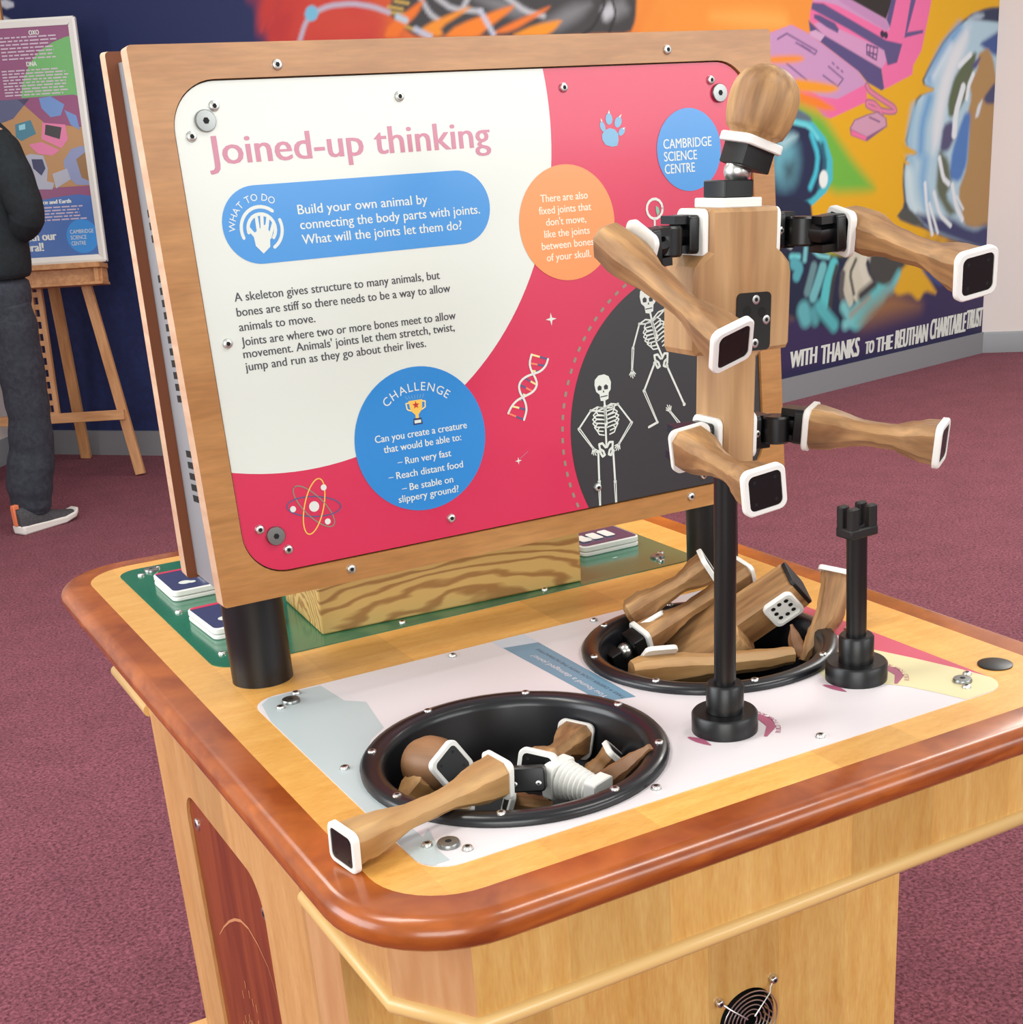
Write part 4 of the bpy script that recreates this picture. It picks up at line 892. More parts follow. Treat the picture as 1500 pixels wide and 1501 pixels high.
bar('crossbar', (CA-0.322, 0.283), (CA+0.322, 0.283), 0.044, 0.024, -0.025)
mb = MB(); mb.box((-0.030, -0.012, 0), (-0.010, 0.012, 1.75), M['beech']); mb.box((0.010, -0.012, 0), (0.030, 0.012, 1.75), M['beech'])
for k in range(34): mb.box((-0.011, -0.011, 0.02+0.052*k), (0.011, 0.008, 0.042+0.052*k), M['beech'])
mb.build('notched_mast', eas, EX @ frame((CA, 0.27, -0.03), (0, 1, 0), (1, 0, 0)), 30)
mb = MB(); mb.box((CA-0.335, 0.845, -0.03), (CA+0.335, 0.858, 0.075), M['beech']); mb.box((CA-0.335, 0.915, -0.03), (CA+0.335, 0.937, 0.090), M['beech']); mb.box((CA-0.33, 0.858, -0.03), (CA+0.33, 0.915, 0.050), M['beech'])
for x in (CA-0.32, CA+0.30): mb.box((x, 0.856, 0.045), (x+0.02, 0.917, 0.072), M['beech'])
mb.build('tray', eas, EX, 30, 0.002)
rl0, rl1 = Vector((0.8711, 6.0205, 0.0)), EX @ Vector((CA+0.05, 1.30, -0.06)); mb = MB(); dr = rl1-rl0; mb.box((-0.024, -0.014, 0.005), (0.024, 0.014, dr.length), M['beech']); mb.build('rear_leg', eas, frame(rl0, dr, (0.87, -0.49, 0)), 30, 0.002)
pos = thing('framed_poster', 'framed mural poster with a white frame, resting on the easel tray', 'poster', EX @ Vector((CA, 0.94, 0.02)))
FX = EX @ T(0, 0, 0.030)
fo, fi = rrect(-0.712, 0.940, -0.012, 1.925, 0.004, 2), rrect(-0.680, 0.972, -0.044, 1.893, 0.002, 2)
mb = MB(); mb.loft([[(x, y, -0.022) for x, y in fo], [(x, y, 0.0) for x, y in fo], [(x, y, 0.003) for x, y in inset(fo, 0.010)], [(x, y, -0.004) for x, y in fi]], M['white_pl'], (True, False)); mb.build('frame', pos, FX, 30)
p = Print(0.0004); p.clipto = fi
def fm(n, c): return PR.setdefault('poster_'+n, mat('poster_'+n, c, 0.4))
p.poly(fi, 0, fm('plum', (146, 84, 124)))
p.poly([[-0.2828,1.6193],[-0.2741,1.6657],[-0.2551,1.7078],[-0.2229,1.756],[-0.1776,1.7998],[-0.1192,1.8284],[-0.0666,1.8453],[-0.007,1.8574],[-0.0275,1.6082],[-0.0607,1.6209]], 1, fm('green', (112, 182, 108)))
yb, yt = 1.255, 1.615
p.poly([(-0.72, yb), (0, yb), (0, yt), (-0.72, yt)], 1, fm('tan', (186, 140, 92)))
p.poly([(-0.72, yt-0.10), (-0.42, yt-0.10), (-0.33, yt-0.075), (-0.25, yt), (-0.72, yt)], 2, fm('slate', (88, 92, 128)))
p.poly([(-0.30, yt), (-0.01, yt), (-0.01, yt-0.13), (-0.20, yt-0.10)], 2, fm('magenta', (146, 78, 120)))
for i, pts in enumerate(([[-0.2095,1.6151],[-0.1582,1.6193],[-0.1051,1.5837],[-0.1269,1.5414],[-0.1706,1.5367],[-0.2039,1.5749]], [[-0.1082,1.5621],[-0.0611,1.5376],[-0.054,1.4789],[-0.0896,1.5028]])): p.poly(pts, 3, fm('dna', (110, 146, 204)))
p.poly([[-0.3261,1.5166],[-0.2574,1.5308],[-0.2424,1.4752],[-0.309,1.4498],[-0.3301,1.4657]], 3, fm('teal', (70, 130, 152))); p.poly([[-0.3111,1.5121],[-0.2829,1.5177],[-0.2847,1.4959],[-0.3118,1.4924]], 4, fm('tealight', (150, 210, 225)))
p.poly([[-0.2087,1.517],[-0.1129,1.5042],[-0.1097,1.4455],[-0.1423,1.4107],[-0.2224,1.4521]], 3, fm('pink', (226, 126, 168))); p.poly([[-0.1966,1.5091],[-0.13,1.4942],[-0.1447,1.4476],[-0.2057,1.4694]], 4, fm('screen', (60, 56, 60))); p.poly([[-0.2802,1.4334],[-0.2241,1.4412],[-0.1512,1.4039],[-0.1856,1.3838],[-0.2468,1.3947]], 3, PR['poster_pink'])
p.poly([[-0.3192,1.3842],[-0.278,1.3965],[-0.2246,1.3861],[-0.2128,1.3337],[-0.2244,1.2825],[-0.1942,1.2733],[-0.2059,1.2479],[-0.2842,1.2525],[-0.3104,1.3394]], 3, fm('suit', (176, 180, 196))); p.poly([[-0.2774,1.3744],[-0.2307,1.3717],[-0.2229,1.3343],[-0.2445,1.3059],[-0.2752,1.3373]], 4, fm('visor', (54, 58, 98)))
p.poly([[-0.1421,1.3591],[-0.1039,1.4048],[-0.0551,1.4167],[-0.0266,1.3966],[-0.0387,1.2568],[-0.1013,1.2604],[-0.1418,1.3074]], 3, fm('earth', (140, 150, 190))); p.poly([[-0.0864,1.3633],[-0.0432,1.3902],[-0.0339,1.3455],[-0.0405,1.2718],[-0.0736,1.2885]], 4, fm('land', (150, 112, 72)))
p.poly([[-0.1965,1.3105],[-0.1308,1.3289],[-0.1216,1.2839],[-0.1897,1.2507]], 4, PR['poster_suit'])
p.poly([(-0.72, 0.95), (0.0, 0.95), (0.0, 1.205), (-0.10, 1.222), (-0.20, 1.215), (-0.72, 1.15)], 1, fm('blue', (70, 112, 184)))
cxp, cyp = (-0.1039,1.0505); p.poly(circle(cxp, cyp, 0.0700, 40), 2, fm('logo', (58, 146, 226)))
for i, s_ in enumerate(('CAMBRIDGE', 'SCIENCE', 'CENTRE')): p.text(s_, cxp-0.052, cyp+0.012-0.024*i, 0.016, 3, PR['white'], width=(0.102, 0.068, 0.062)[i])
lx, ly = (-0.4136,1.0422); p.text('re with our', lx, ly, 0.034, 2, PR['white'], width=0.195, bold=0.002); lx, ly = (-0.3907,0.9991); p.text('mural!', lx, ly, 0.034, 2, PR['white'], width=0.110, bold=0.002)
lx, ly = (-0.2661,1.1895); p.text('ace and Earth', lx, ly, 0.016, 2, PR['white'], width=0.132, bold=0.0015)
lx, ly = (-0.2128,1.8622); p.text('OXO', lx, ly, 0.018, 2, PR['white'], width=0.042, bold=0.001); lx, ly = (-0.2407,1.7413); p.text('DNA', lx, ly, 0.018, 2, PR['white'], width=0.042, bold=0.001)
rnd = random.Random(4); lt = fm('textgrey', (206, 188, 204))
for y0, n, xa, xb_, st in ((1.853, 7, -0.34, -0.09, 0.0138), (1.724, 9, -0.35, -0.07, 0.0120), (1.172, 5, -0.29, -0.07, 0.0128)):
    for k in range(n):
        x = xa; e = xb_ - rnd.random()*0.05; y = y0-st*k
        while x < e:
            w = 0.012+0.028*rnd.random(); p.poly([(x, y), (min(x+w, e), y), (min(x+w, e), y+0.0055), (x, y+0.0055)], 2, lt); x += w+0.006
p.mb.build('poster_print', pos, FX @ T(0, 0, -0.006))

# ------------------------------------------------------------------ the spray-painted mural: colour per vertex on a fine grid that follows the wall
def mural():
    us, zs = [], []
    U1, UE = 4.02, WU[-1]-0.002
    P = []
    def cell_grid(u0, u1, du, z0, z1, dz):
        nu, nz = max(2, int(round((u1-u0)/du))+1), max(2, int(round((z1-z0)/dz))+1)
        return np.linspace(u0, u1, nu), np.linspace(z0, z1, nz)
    patches = [cell_grid(1.30, U1, 0.009, 1.66, 2.10, 0.0055), cell_grid(U1, UE, 0.0075, 0.118, 2.10, 0.005), cell_grid(1.30, U1, 0.04, 0.118, 1.66, 0.04), cell_grid(1.30, UE, 0.04, 2.10, 3.10, 0.05), cell_grid(0.0, 1.30, 0.009, 1.75, 2.10, 0.006), cell_grid(0.0, 1.30, 0.1, 2.10, 3.10, 0.1)]
    verts, faces, uz = [], [], []
    for gu, gz in patches:
        o = len(verts); n = len(gz)
        for u in gu:
            b = wall_pt(u, 0, 0.0012)
            for z in gz: verts.append((b[0], b[1], z)); uz.append((u, z))
        for i in range(len(gu)-1):
            for j in range(n-1): a = o+i*n+j; faces.append((a, a+n, a+n+1, a+1))
    uz = np.array(uz); col = np.empty((len(uz), 3))
    # background sweep: navy, red, orange, mustard, purple foot
    def L3(c): return np.array(lin(c)[:3])
    u, z = uz[:, 0], uz[:, 1]
    col[:] = L3((30, 42, 92))
    def mixin(c, a):
        a = np.clip(a, 0, 1)[:, None]; col[:] = col*(1-a) + L3(c)[None, :]*a
    def sm(x, a, b): t = np.clip((x-a)/(b-a), 0, 1); return t*t*(3-2*t)
    wob = 0.03*np.sin(u*23+z*11)+0.02*np.sin(u*51-z*37)
    mixin((205, 58, 52), sm(u+wob, 1.56, 1.70)); mixin((234, 120, 44), sm(u+wob, 2.02, 2.45)); mixin((243, 150, 58), sm(u+wob, 3.1, 3.5))
    mixin((230, 172, 14), sm(u+wob*2+(1.9-z)*0.5, 4.55, 5.0))
    mixin((52, 40, 84), sm(-z+0.22*(u-4.0)*0.55+wob*0.6, -0.56, -0.34)); mixin((30, 30, 72), sm(-z, -0.20, -0.11))
    def chaikin(p, closed):
        for _ in range(1):
            q = np.roll(p, -1, 0) if closed else p[1:]; r = p if closed else p[:-1]
            w = np.stack([0.82*r+0.18*q, 0.18*r+0.82*q], 1).reshape(-1, 2); p = w if closed else np.vstack([p[:1], w, p[-1:]])
        return p
    def poly(pts, c, f=0.012):
        pts = np.array(pts); pts = chaikin(pts, True) if f > 0.0065 else pts; lo, hi = pts.min(0)-f*2, pts.max(0)+f*2
        idx = np.where((uz[:, 0] > lo[0]) & (uz[:, 0] < hi[0]) & (uz[:, 1] > lo[1]) & (uz[:, 1] < hi[1]))[0]
        if not len(idx): return
        q = uz[idx]; dmin = np.full(len(q), 1e9); ins = np.zeros(len(q), bool)
        for a, b in zip(pts, np.roll(pts, -1, 0)):
            e = b-a; t = np.clip(((q-a)@e)/max(e@e, 1e-12), 0, 1); d = np.hypot(*(q-a-t[:, None]*e).T); dmin = np.minimum(dmin, d)
            if abs(e[1]) > 1e-12: cr = ((a[1] > q[:, 1]) != (b[1] > q[:, 1])) & (q[:, 0] < e[0]*(q[:, 1]-a[1])/e[1]+a[0]); ins ^= cr
        s = np.where(ins, dmin, -dmin); al = np.clip(0.5+s/(2*f), 0, 1); al = al*al*(3-2*al)
        col[idx] = col[idx]*(1-al[:, None]) + L3(c)*al[:, None]
    def stroke(pts, w, c, f=0.006):
        pts = chaikin(np.array(pts), False) if f > 0.0045 else np.array(pts); lo, hi = pts.min(0)-w-f*2, pts.max(0)+w+f*2
        idx = np.where((uz[:, 0] > lo[0]) & (uz[:, 0] < hi[0]) & (uz[:, 1] > lo[1]) & (uz[:, 1] < hi[1]))[0]
        if not len(idx): return
        q = uz[idx]; dmin = np.full(len(q), 1e9)
        for a, b in zip(pts[:-1], pts[1:]):
            e = b-a; t = np.clip(((q-a)@e)/max(e@e, 1e-12), 0, 1); dmin = np.minimum(dmin, np.hypot(*(q-a-t[:, None]*e).T))
        al = np.clip(0.5+(w/2-dmin)/(2*f), 0, 1); col[idx] = col[idx]*(1-al[:, None]) + L3(c)*al[:, None]
    # ---- top strip: flames, boots, molecule
    for q in ([[1.692,1.866],[1.642,1.819],[1.651,1.775],[1.713,1.758],[1.771,1.86]],): poly(q, (196, 52, 52), 0.03)
    for q in ([[1.681,1.867],[1.648,1.827],[1.644,1.81],[1.685,1.854]], [[1.63,1.846],[1.609,1.813],[1.612,1.799],[1.637,1.836]]): poly(q, (206, 60, 58), 0.012)
    poly([[1.843,1.922],[1.966,1.913],[2.1,1.835],[2.176,1.788],[2.026,1.739],[1.766,1.758]], (214, 70, 54), 0.06)
    poly([[2.23,1.9],[2.201,1.827],[2.238,1.795],[2.293,1.745],[2.331,1.73],[2.567,1.719],[2.798,1.699],[3.069,1.709],[3.27,1.708],[3.306,1.76],[3.319,1.863]], (64, 62, 64), 0.012)
    for q in ([[2.56,1.859],[2.678,1.853],[2.795,1.791],[2.737,1.776],[2.639,1.814]], [[2.82,1.748],[2.965,1.82],[3.076,1.827],[3.005,1.769],[2.887,1.721]], [[3.135,1.819],[3.238,1.845],[3.275,1.794],[3.181,1.759]]): poly(q, (128, 128, 132), 0.03)
    poly([[3.109,1.802],[3.173,1.827],[3.195,1.785],[3.13,1.751]], (196, 198, 204), 0.02)
    for q in ([[2.346,1.874],[2.379,1.814],[2.414,1.787]], [[2.413,1.869],[2.474,1.824],[2.584,1.809]], [[2.542,1.861],[2.521,1.829]], [[2.697,1.852],[2.767,1.8],[2.842,1.781]]): stroke(q, 0.016, (205, 206, 212), 0.01)
    for q in ([[3.001,1.702],[3.07,1.734],[3.135,1.819],[3.124,1.844]], [[3.153,1.717],[3.195,1.785],[3.174,1.844]]): stroke(q, 0.012, (40, 38, 40), 0.006)
    for q in ([[2.204,1.852],[2.263,1.839]], [[2.212,1.831],[2.276,1.818]], [[2.236,1.87],[2.29,1.858]], [[2.257,1.782],[2.304,1.761]]): stroke(q, 0.012, (205, 170, 84), 0.006)
    for q, c in (([[2.171,1.742],[2.196,1.786],[2.365,1.873],[2.33,1.818],[2.255,1.765],[2.231,1.737]], (244, 122, 34)), ([[2.321,1.735],[2.355,1.774],[2.549,1.831],[2.529,1.812],[2.421,1.761],[2.428,1.728]], (246, 150, 40)), ([[2.427,1.723],[2.488,1.765],[2.723,1.827],[2.712,1.806],[2.606,1.742],[2.567,1.715]], (247, 134, 34)),
                 ([[2.623,1.724],[2.689,1.754],[2.874,1.817],[2.853,1.797],[2.706,1.728]], (242, 124, 40)), ([[2.696,1.712],[2.801,1.749],[2.926,1.766],[2.888,1.729],[2.847,1.706]], (248, 152, 34))): poly(q, c, 0.012)
    stroke([[1.787,1.757],[1.817,1.814],[1.854,1.854],[1.941,1.877],[2.044,1.877],[2.134,1.858],[2.202,1.832]], 0.018, (196, 190, 210), 0.008); stroke([[2.24,1.812],[2.273,1.797]], 0.024, (190, 212, 226), 0.008); stroke([[2.314,1.761],[2.371,1.731]], 0.022, (196, 200, 220), 0.008); stroke([[2.588,1.809],[2.632,1.724]], 0.018, (200, 205, 222), 0.008)
    poly([[1.823,1.856],[1.836,1.877],[1.859,1.886],[1.878,1.878],[1.888,1.853],[1.874,1.831],[1.85,1.824],[1.828,1.835]], (126, 196, 228), 0.008)
    poly([[3.734,1.779],[4.019,1.799],[4.271,1.791],[4.304,1.724],[3.957,1.743]], (250, 178, 84), 0.06)
    # ---- computer
    A = 0.006
    poly([[4.459,1.803],[4.478,1.849],[4.498,1.865],[5.432,1.876],[5.413,1.809],[5.354,1.623],[5.287,1.556],[5.282,1.513],[5.084,1.458],[5.046,1.45],[5.019,1.543],[4.542,1.702],[4.453,1.764]], (238, 112, 166), A)
    poly([[4.478,1.842],[4.498,1.865],[5.123,1.873],[5.078,1.721],[5.056,1.715],[4.663,1.828],[4.553,1.843]], (206, 154, 198), A)
    poly([[4.627,1.867],[4.718,1.868],[5.039,1.766],[5.078,1.733],[5.056,1.717],[4.776,1.809]], (196, 140, 188), A)
    poly([[4.718,1.868],[5.108,1.872],[5.046,1.77]], (44, 38, 36), A); poly([[5.093,1.872],[5.131,1.873],[5.082,1.732],[5.051,1.768]], (92, 80, 132), A)
    poly([[4.554,1.757],[5.053,1.63],[5.065,1.584],[5.019,1.543],[4.542,1.702],[4.486,1.749]], (212, 152, 196), A)
    poly([[4.472,1.838],[4.553,1.835],[5.051,1.674],[5.188,1.656],[5.148,1.571],[5.071,1.559],[5.038,1.628],[4.75,1.725],[4.465,1.811]], (92, 80, 130), A)
    poly([[4.486,1.789],[4.526,1.786],[4.644,1.751],[4.674,1.725],[4.666,1.708],[4.582,1.733],[4.486,1.772]], (92, 80, 130), A)
    for q in ([[4.896,1.656],[4.985,1.639],[4.976,1.586],[4.898,1.613],[4.896,1.656]], [[4.923,1.648],[4.92,1.607]], [[4.952,1.642],[4.948,1.596]], [[4.897,1.623],[4.971,1.61]]): stroke(q, 0.008, (84, 60, 110), 0.004)
    for q in ([[5.018,1.704],[5.023,1.701]], [[5.047,1.699],[5.051,1.696]]): stroke(q, 0.03, (50, 40, 70), 0.004)
    poly([[5.253,1.874],[5.299,1.875],[5.227,1.71],[5.363,1.721],[5.361,1.706],[5.204,1.685]], (94, 82, 134), A)
    poly([[4.446,1.763],[4.555,1.702],[5.019,1.545],[5.047,1.452],[5.024,1.444],[4.903,1.486],[4.842,1.53],[4.46,1.702]], (88, 76, 128), A)
    # ---- keyboard and mouse
    poly([[4.108,1.696],[4.178,1.711],[4.32,1.743],[4.447,1.706],[4.828,1.537],[4.903,1.475],[4.906,1.395],[4.618,1.328],[4.562,1.34],[4.478,1.408],[4.107,1.597]], (238, 110, 164), A)
    poly([[4.108,1.696],[4.178,1.711],[4.32,1.743],[4.447,1.706],[4.828,1.537],[4.903,1.479],[4.673,1.415],[4.532,1.431],[4.107,1.597]], (204, 152, 196), A)
    poly([[4.453,1.714],[4.5,1.722],[4.569,1.698],[4.535,1.671],[4.46,1.698]], (214, 168, 204), 0.004)
    for q in ([[4.223,1.684],[4.288,1.707],[4.509,1.631],[4.495,1.616],[4.394,1.656]], [[4.288,1.579],[4.435,1.505]], [[4.599,1.562],[4.713,1.504],[4.672,1.472],[4.558,1.523]], [[4.354,1.668],[4.461,1.632]], [[4.627,1.578],[4.641,1.57]], [[4.662,1.559],[4.677,1.551]], [[4.698,1.542],[4.71,1.535]]): stroke(q, 0.008, (120, 88, 140), 0.004)
    for q, c in (([[4.107,1.608],[4.262,1.614],[4.381,1.613],[4.421,1.599],[4.381,1.584],[4.223,1.58],[4.107,1.585]], (246, 146, 44)), ([[4.328,1.516],[4.531,1.495],[4.657,1.476],[4.683,1.459],[4.616,1.443],[4.504,1.448],[4.328,1.46]], (244, 158, 32)), ([[4.328,1.46],[4.505,1.432],[4.646,1.378],[4.654,1.365],[4.561,1.368],[4.423,1.398],[4.328,1.413]], (246, 130, 36))): poly(q, c, 0.016)
    for q in ([[4.903,1.471],[4.926,1.445],[5.025,1.404],[5.134,1.363],[5.151,1.343],[5.089,1.342],[4.967,1.361],[4.907,1.38],[4.909,1.395],[4.966,1.388],[5.015,1.358],[5.032,1.327]],): stroke(q, 0.030, (150, 92, 132), 0.005); stroke(q, 0.018, (226, 128, 160), 0.005)
    poly([[4.772,1.278],[4.806,1.315],[4.908,1.336],[4.998,1.347],[5.072,1.313],[5.08,1.274],[4.913,1.21],[4.782,1.244]], (138, 92, 130), A); poly([[4.781,1.277],[4.813,1.311],[4.911,1.331],[4.995,1.342],[5.063,1.312],[5.071,1.277],[4.912,1.232],[4.787,1.272]], (208, 154, 180), A); poly([[4.785,1.269],[4.909,1.232],[4.904,1.215],[4.787,1.246]], (240, 112, 160), A)
    stroke([[4.931,1.323],[5.015,1.298]], 0.008, (120, 80, 120), 0.004)
    # ---- green haze and the astronaut
    poly([[4.262,1.43],[4.423,1.386],[4.562,1.34],[4.677,1.236],[4.797,1.128],[4.998,0.981],[4.922,0.971],[4.626,0.985],[4.426,1.132],[4.262,1.303]], (112, 182, 62), 0.045)
    poly([[4.472,0.798],[4.674,0.772],[4.932,0.709],[5.059,0.666],[4.935,0.632],[4.752,0.622],[4.574,0.676]], (160, 168, 48), 0.04)
    poly([[4.106,1.388],[4.289,1.394],[4.41,1.362],[4.493,1.31],[4.585,1.24],[4.64,1.137],[4.642,1.043],[4.59,0.987],[4.484,0.935],[4.102,0.963]], (74, 190, 206), A)
    poly([[4.106,1.388],[4.342,1.39],[4.465,1.344],[4.479,1.317],[4.342,1.336],[4.105,1.341]], (96, 112, 128), 0.012)
    poly([[4.105,1.325],[4.316,1.327],[4.451,1.302],[4.543,1.217],[4.594,1.123],[4.567,1.04],[4.498,0.972],[4.358,0.944],[4.102,0.963]], (28, 36, 74), 0.012)
    poly([[4.17,1.227],[4.276,1.27],[4.357,1.218],[4.373,1.135],[4.344,1.054],[4.262,1.034],[4.169,1.097]], (104, 172, 190), 0.07); poly([[4.222,1.24],[4.329,1.272],[4.373,1.258],[4.262,1.206]], (170, 210, 218), 0.03); poly([[4.262,1.141],[4.357,1.152],[4.344,1.07],[4.276,1.058]], (60, 92, 104), 0.05)
    stroke([[4.342,1.322],[4.451,1.303],[4.522,1.243]], 0.022, (110, 214, 226), 0.008); stroke([[4.474,1.262],[4.526,1.168],[4.513,1.085],[4.469,1.021]], 0.030, (70, 200, 222), 0.012); stroke([[4.557,1.208],[4.583,1.123],[4.539,1.024]], 0.03, (36, 96, 122), 0.012)
    poly([((4.57,1.052)[0]+0.034*math.cos(k*math.pi/10), (4.57,1.052)[1]+0.042*math.sin(k*math.pi/10)) for k in range(20)], (238, 244, 240), 0.008)
    # suit
    poly([[4.171,0.998],[4.335,0.986],[4.472,0.953],[4.489,0.868],[4.459,0.775],[4.336,0.786],[4.171,0.81]], (26, 34, 66), 0.010)
    poly([[4.2,0.891],[4.335,0.843],[4.537,0.802],[4.491,0.753],[4.627,0.678],[4.685,0.633],[4.784,0.628],[4.883,0.668],[5.018,0.691],[5.105,0.683],[5.122,0.336],[4.199,0.448]], (24, 32, 60), 0.012)
    poly([[4.201,0.725],[4.804,0.668],[5.234,0.627],[5.272,0.544],[5.141,0.444],[5.042,0.396],[4.847,0.326],[4.623,0.33],[4.393,0.387],[4.201,0.471]], (26, 34, 64), 0.02)
    for q, w, c in (([[4.324,0.82],[4.474,0.81]], .03, (96, 206, 214)), ([[4.366,0.791],[4.459,0.782]], .05, (92, 160, 172)), ([[4.325,0.707],[4.382,0.701]], .03, (110, 208, 214)), ([[4.344,0.672],[4.39,0.648],[4.367,0.612]], .06, (84, 170, 182)), ([[4.436,0.734],[4.429,0.683]], .03, (120, 196, 204)), ([[4.499,0.719],[4.539,0.691],[4.619,0.676]], .02, (130, 214, 220)), ([[4.26,0.784],[4.321,0.755]], .02, (224, 228, 226)),
                     ([[4.5,0.642],[4.477,0.586],[4.45,0.525]], .05, (104, 144, 150)), ([[4.572,0.63],[4.533,0.555],[4.498,0.496]], .06, (112, 186, 192)), ([[4.66,0.636],[4.614,0.557],[4.583,0.446]], .07, (88, 196, 200)), ([[4.685,0.623],[4.654,0.557],[4.633,0.42]], .03, (60, 58, 62))): stroke(q, w, c, 0.010)
    for q, w, c in (([[4.849,0.667],[4.768,0.605],[4.753,0.532],[4.798,0.436]], .06, (198, 194, 176)), ([[4.867,0.65],[4.819,0.585],[4.846,0.512],[4.899,0.465]], .12, (206, 202, 182)), ([[4.925,0.674],[4.893,0.617],[4.921,0.549],[4.984,0.486]], .06, (214, 210, 194)), ([[5.001,0.685],[4.959,0.661],[4.986,0.628]], .05, (220, 216, 204)), ([[4.735,0.583],[4.722,0.485],[4.765,0.404]], .04, (88, 86, 88)), ([[4.842,0.642],[4.794,0.577],[4.83,0.473]], .02, (70, 66, 66))): stroke(q, w, c, 0.009)
    for q, w, c in (([[5.048,0.444],[4.959,0.401],[4.862,0.353]], .14, (96, 196, 200)), ([[4.748,0.416],[4.814,0.34],[4.766,0.326]], .06, (120, 196, 200)), ([[4.544,0.44],[4.638,0.361],[4.67,0.333]], .07, (84, 178, 184)), ([[4.422,0.435],[4.441,0.4]], .10, (96, 176, 184)), ([[4.498,0.417],[4.517,0.378]], .06, (82, 160, 168)), ([[4.957,0.44],[4.813,0.369]], .04, (150, 158, 150)), ([[4.891,0.457],[5.004,0.503]], .05, (60, 60, 64))): stroke(q, w, c, 0.018)
    poly([[4.951,0.596],[4.965,0.662],[5.096,0.679],[5.267,0.633],[5.272,0.544],[5.156,0.477],[5.038,0.5],[4.97,0.546]], (66, 66, 64), 0.02); stroke([[5.222,0.524],[5.165,0.466],[5.107,0.453]], .06, (104, 190, 196), 0.02)
    poly([[4.96,0.381],[5.141,0.449],[5.227,0.429],[5.37,0.362],[5.425,0.336],[5.147,0.318],[4.88,0.302]], (150, 104, 66), 0.09)
    poly([[5.223,0.509],[5.254,0.566],[5.356,0.59],[5.411,0.56],[5.506,0.469],[5.588,0.384],[5.465,0.418],[5.409,0.368],[5.323,0.424],[5.219,0.42],[5.175,0.45]], (222, 168, 30), 0.020)
    poly([[5.411,0.56],[5.483,0.543],[5.635,0.435],[5.599,0.429],[5.486,0.492]], (54, 78, 138), 0.02)
    # ---- earth
    poly([[6.143,1.831],[5.933,1.825],[5.749,1.784],[5.559,1.682],[5.43,1.554],[5.358,1.469],[5.499,1.437],[5.328,1.41],[5.286,1.314],[5.232,1.176],[5.361,1.129],[5.235,1.115],[5.226,0.998],[5.249,0.878],[5.178,0.82],[5.444,0.743],[5.688,0.674],[6.056,0.587],[6.285,0.561]], (64, 70, 84), 0.014)
    poly([[6.145,1.814],[5.934,1.814],[5.767,1.777],[5.579,1.677],[5.447,1.549],[5.377,1.47],[5.499,1.437],[5.344,1.406],[5.302,1.309],[5.251,1.175],[5.361,1.129],[5.251,1.114],[5.245,0.997],[5.271,0.877],[5.443,0.752],[5.688,0.674],[6.055,0.592],[6.284,0.566]], (176, 206, 222), 0.010)
    for q, w, c in (([[5.687,1.725],[5.531,1.613],[5.443,1.493]], .06, (118, 166, 212)), ([[5.441,1.397],[5.384,1.275],[5.377,1.142]], .06, (110, 162, 210)), ([[5.308,1.348],[5.276,1.209],[5.292,1.084]], .05, (150, 190, 216)), ([[5.421,1.095],[5.403,0.987],[5.452,0.873]], .06, (128, 176, 216)), ([[5.278,1.04],[5.31,0.901],[5.39,0.813]], .05, (206, 226, 232)), ([[5.612,1.638],[5.474,1.501]], .03, (220, 232, 240))): stroke(q, w, c, 0.03)
    poly([[5.804,1.733],[5.731,1.602],[5.641,1.48],[5.599,1.374],[5.547,1.179],[5.486,1.109],[5.476,1.254],[5.526,1.465],[5.628,1.638],[5.738,1.725]], (222, 226, 232), 0.04)
    poly([[6.143,1.831],[5.95,1.826],[5.758,1.784],[5.852,1.766],[6.152,1.751]], (44, 54, 84), 0.014); poly([[5.832,1.803],[5.918,1.795],[5.87,1.764],[5.751,1.768]], (170, 186, 204), 0.02)
    poly([[6.152,1.751],[5.998,1.698],[5.88,1.654],[5.935,1.627],[6.035,1.59],[6.169,1.597]], (62, 86, 146), 0.02); poly([[5.771,1.733],[5.923,1.751],[6.082,1.733],[5.946,1.689],[5.794,1.663]], (178, 206, 222), 0.03)
    poly([[5.767,1.584],[5.858,1.618],[5.847,1.547],[5.791,1.405],[5.689,1.3],[5.622,1.297],[5.608,1.374],[5.657,1.488],[5.704,1.532]], (92, 104, 76), 0.018)
    poly([[5.868,1.601],[5.96,1.634],[6.019,1.581],[6.06,1.471],[6.196,1.356],[6.284,0.571],[6.043,0.712],[5.925,0.707],[5.816,0.731],[5.739,0.909],[5.815,1.036],[5.823,1.24],[5.792,1.296],[5.828,1.386],[5.803,1.467],[5.875,1.529]], (176, 138, 88), 0.016)
    poly([[6.049,1.462],[6.183,1.468],[6.196,1.356],[5.98,1.349],[5.941,1.382]], (70, 72, 110), 0.016); poly([[5.853,1.574],[5.904,1.591],[5.858,1.529],[5.814,1.539]], (86, 80, 130), 0.012); poly([[5.941,1.382],[5.906,1.292],[5.872,1.284],[5.892,1.347]], (216, 224, 232), 0.012)
    poly([[5.773,1.315],[5.829,1.313],[5.82,1.184],[5.814,1.055],[5.752,0.964],[5.646,0.985],[5.669,1.127],[5.728,1.244]], (80, 124, 190), 0.02); poly([[5.575,1.259],[5.657,1.283],[5.697,1.208],[5.635,1.129],[5.551,1.124]], (84, 80, 118), 0.02)
    poly([[5.55,1.142],[5.639,1.083],[5.674,0.96],[5.628,0.898],[5.739,0.804],[5.662,0.791],[5.532,0.923],[5.538,1.07]], (96, 104, 84), 0.025)
    poly([[5.339,0.835],[5.507,0.803],[5.697,0.779],[5.825,0.725],[5.935,0.697],[6.042,0.722],[6.277,0.633],[6.29,0.51],[5.688,0.672],[5.443,0.752]], (56, 60, 104), 0.03)
    poly([[5.186,0.824],[5.256,0.869],[5.339,0.835],[5.443,0.762],[5.343,0.77]], (78, 80, 76), 0.014)
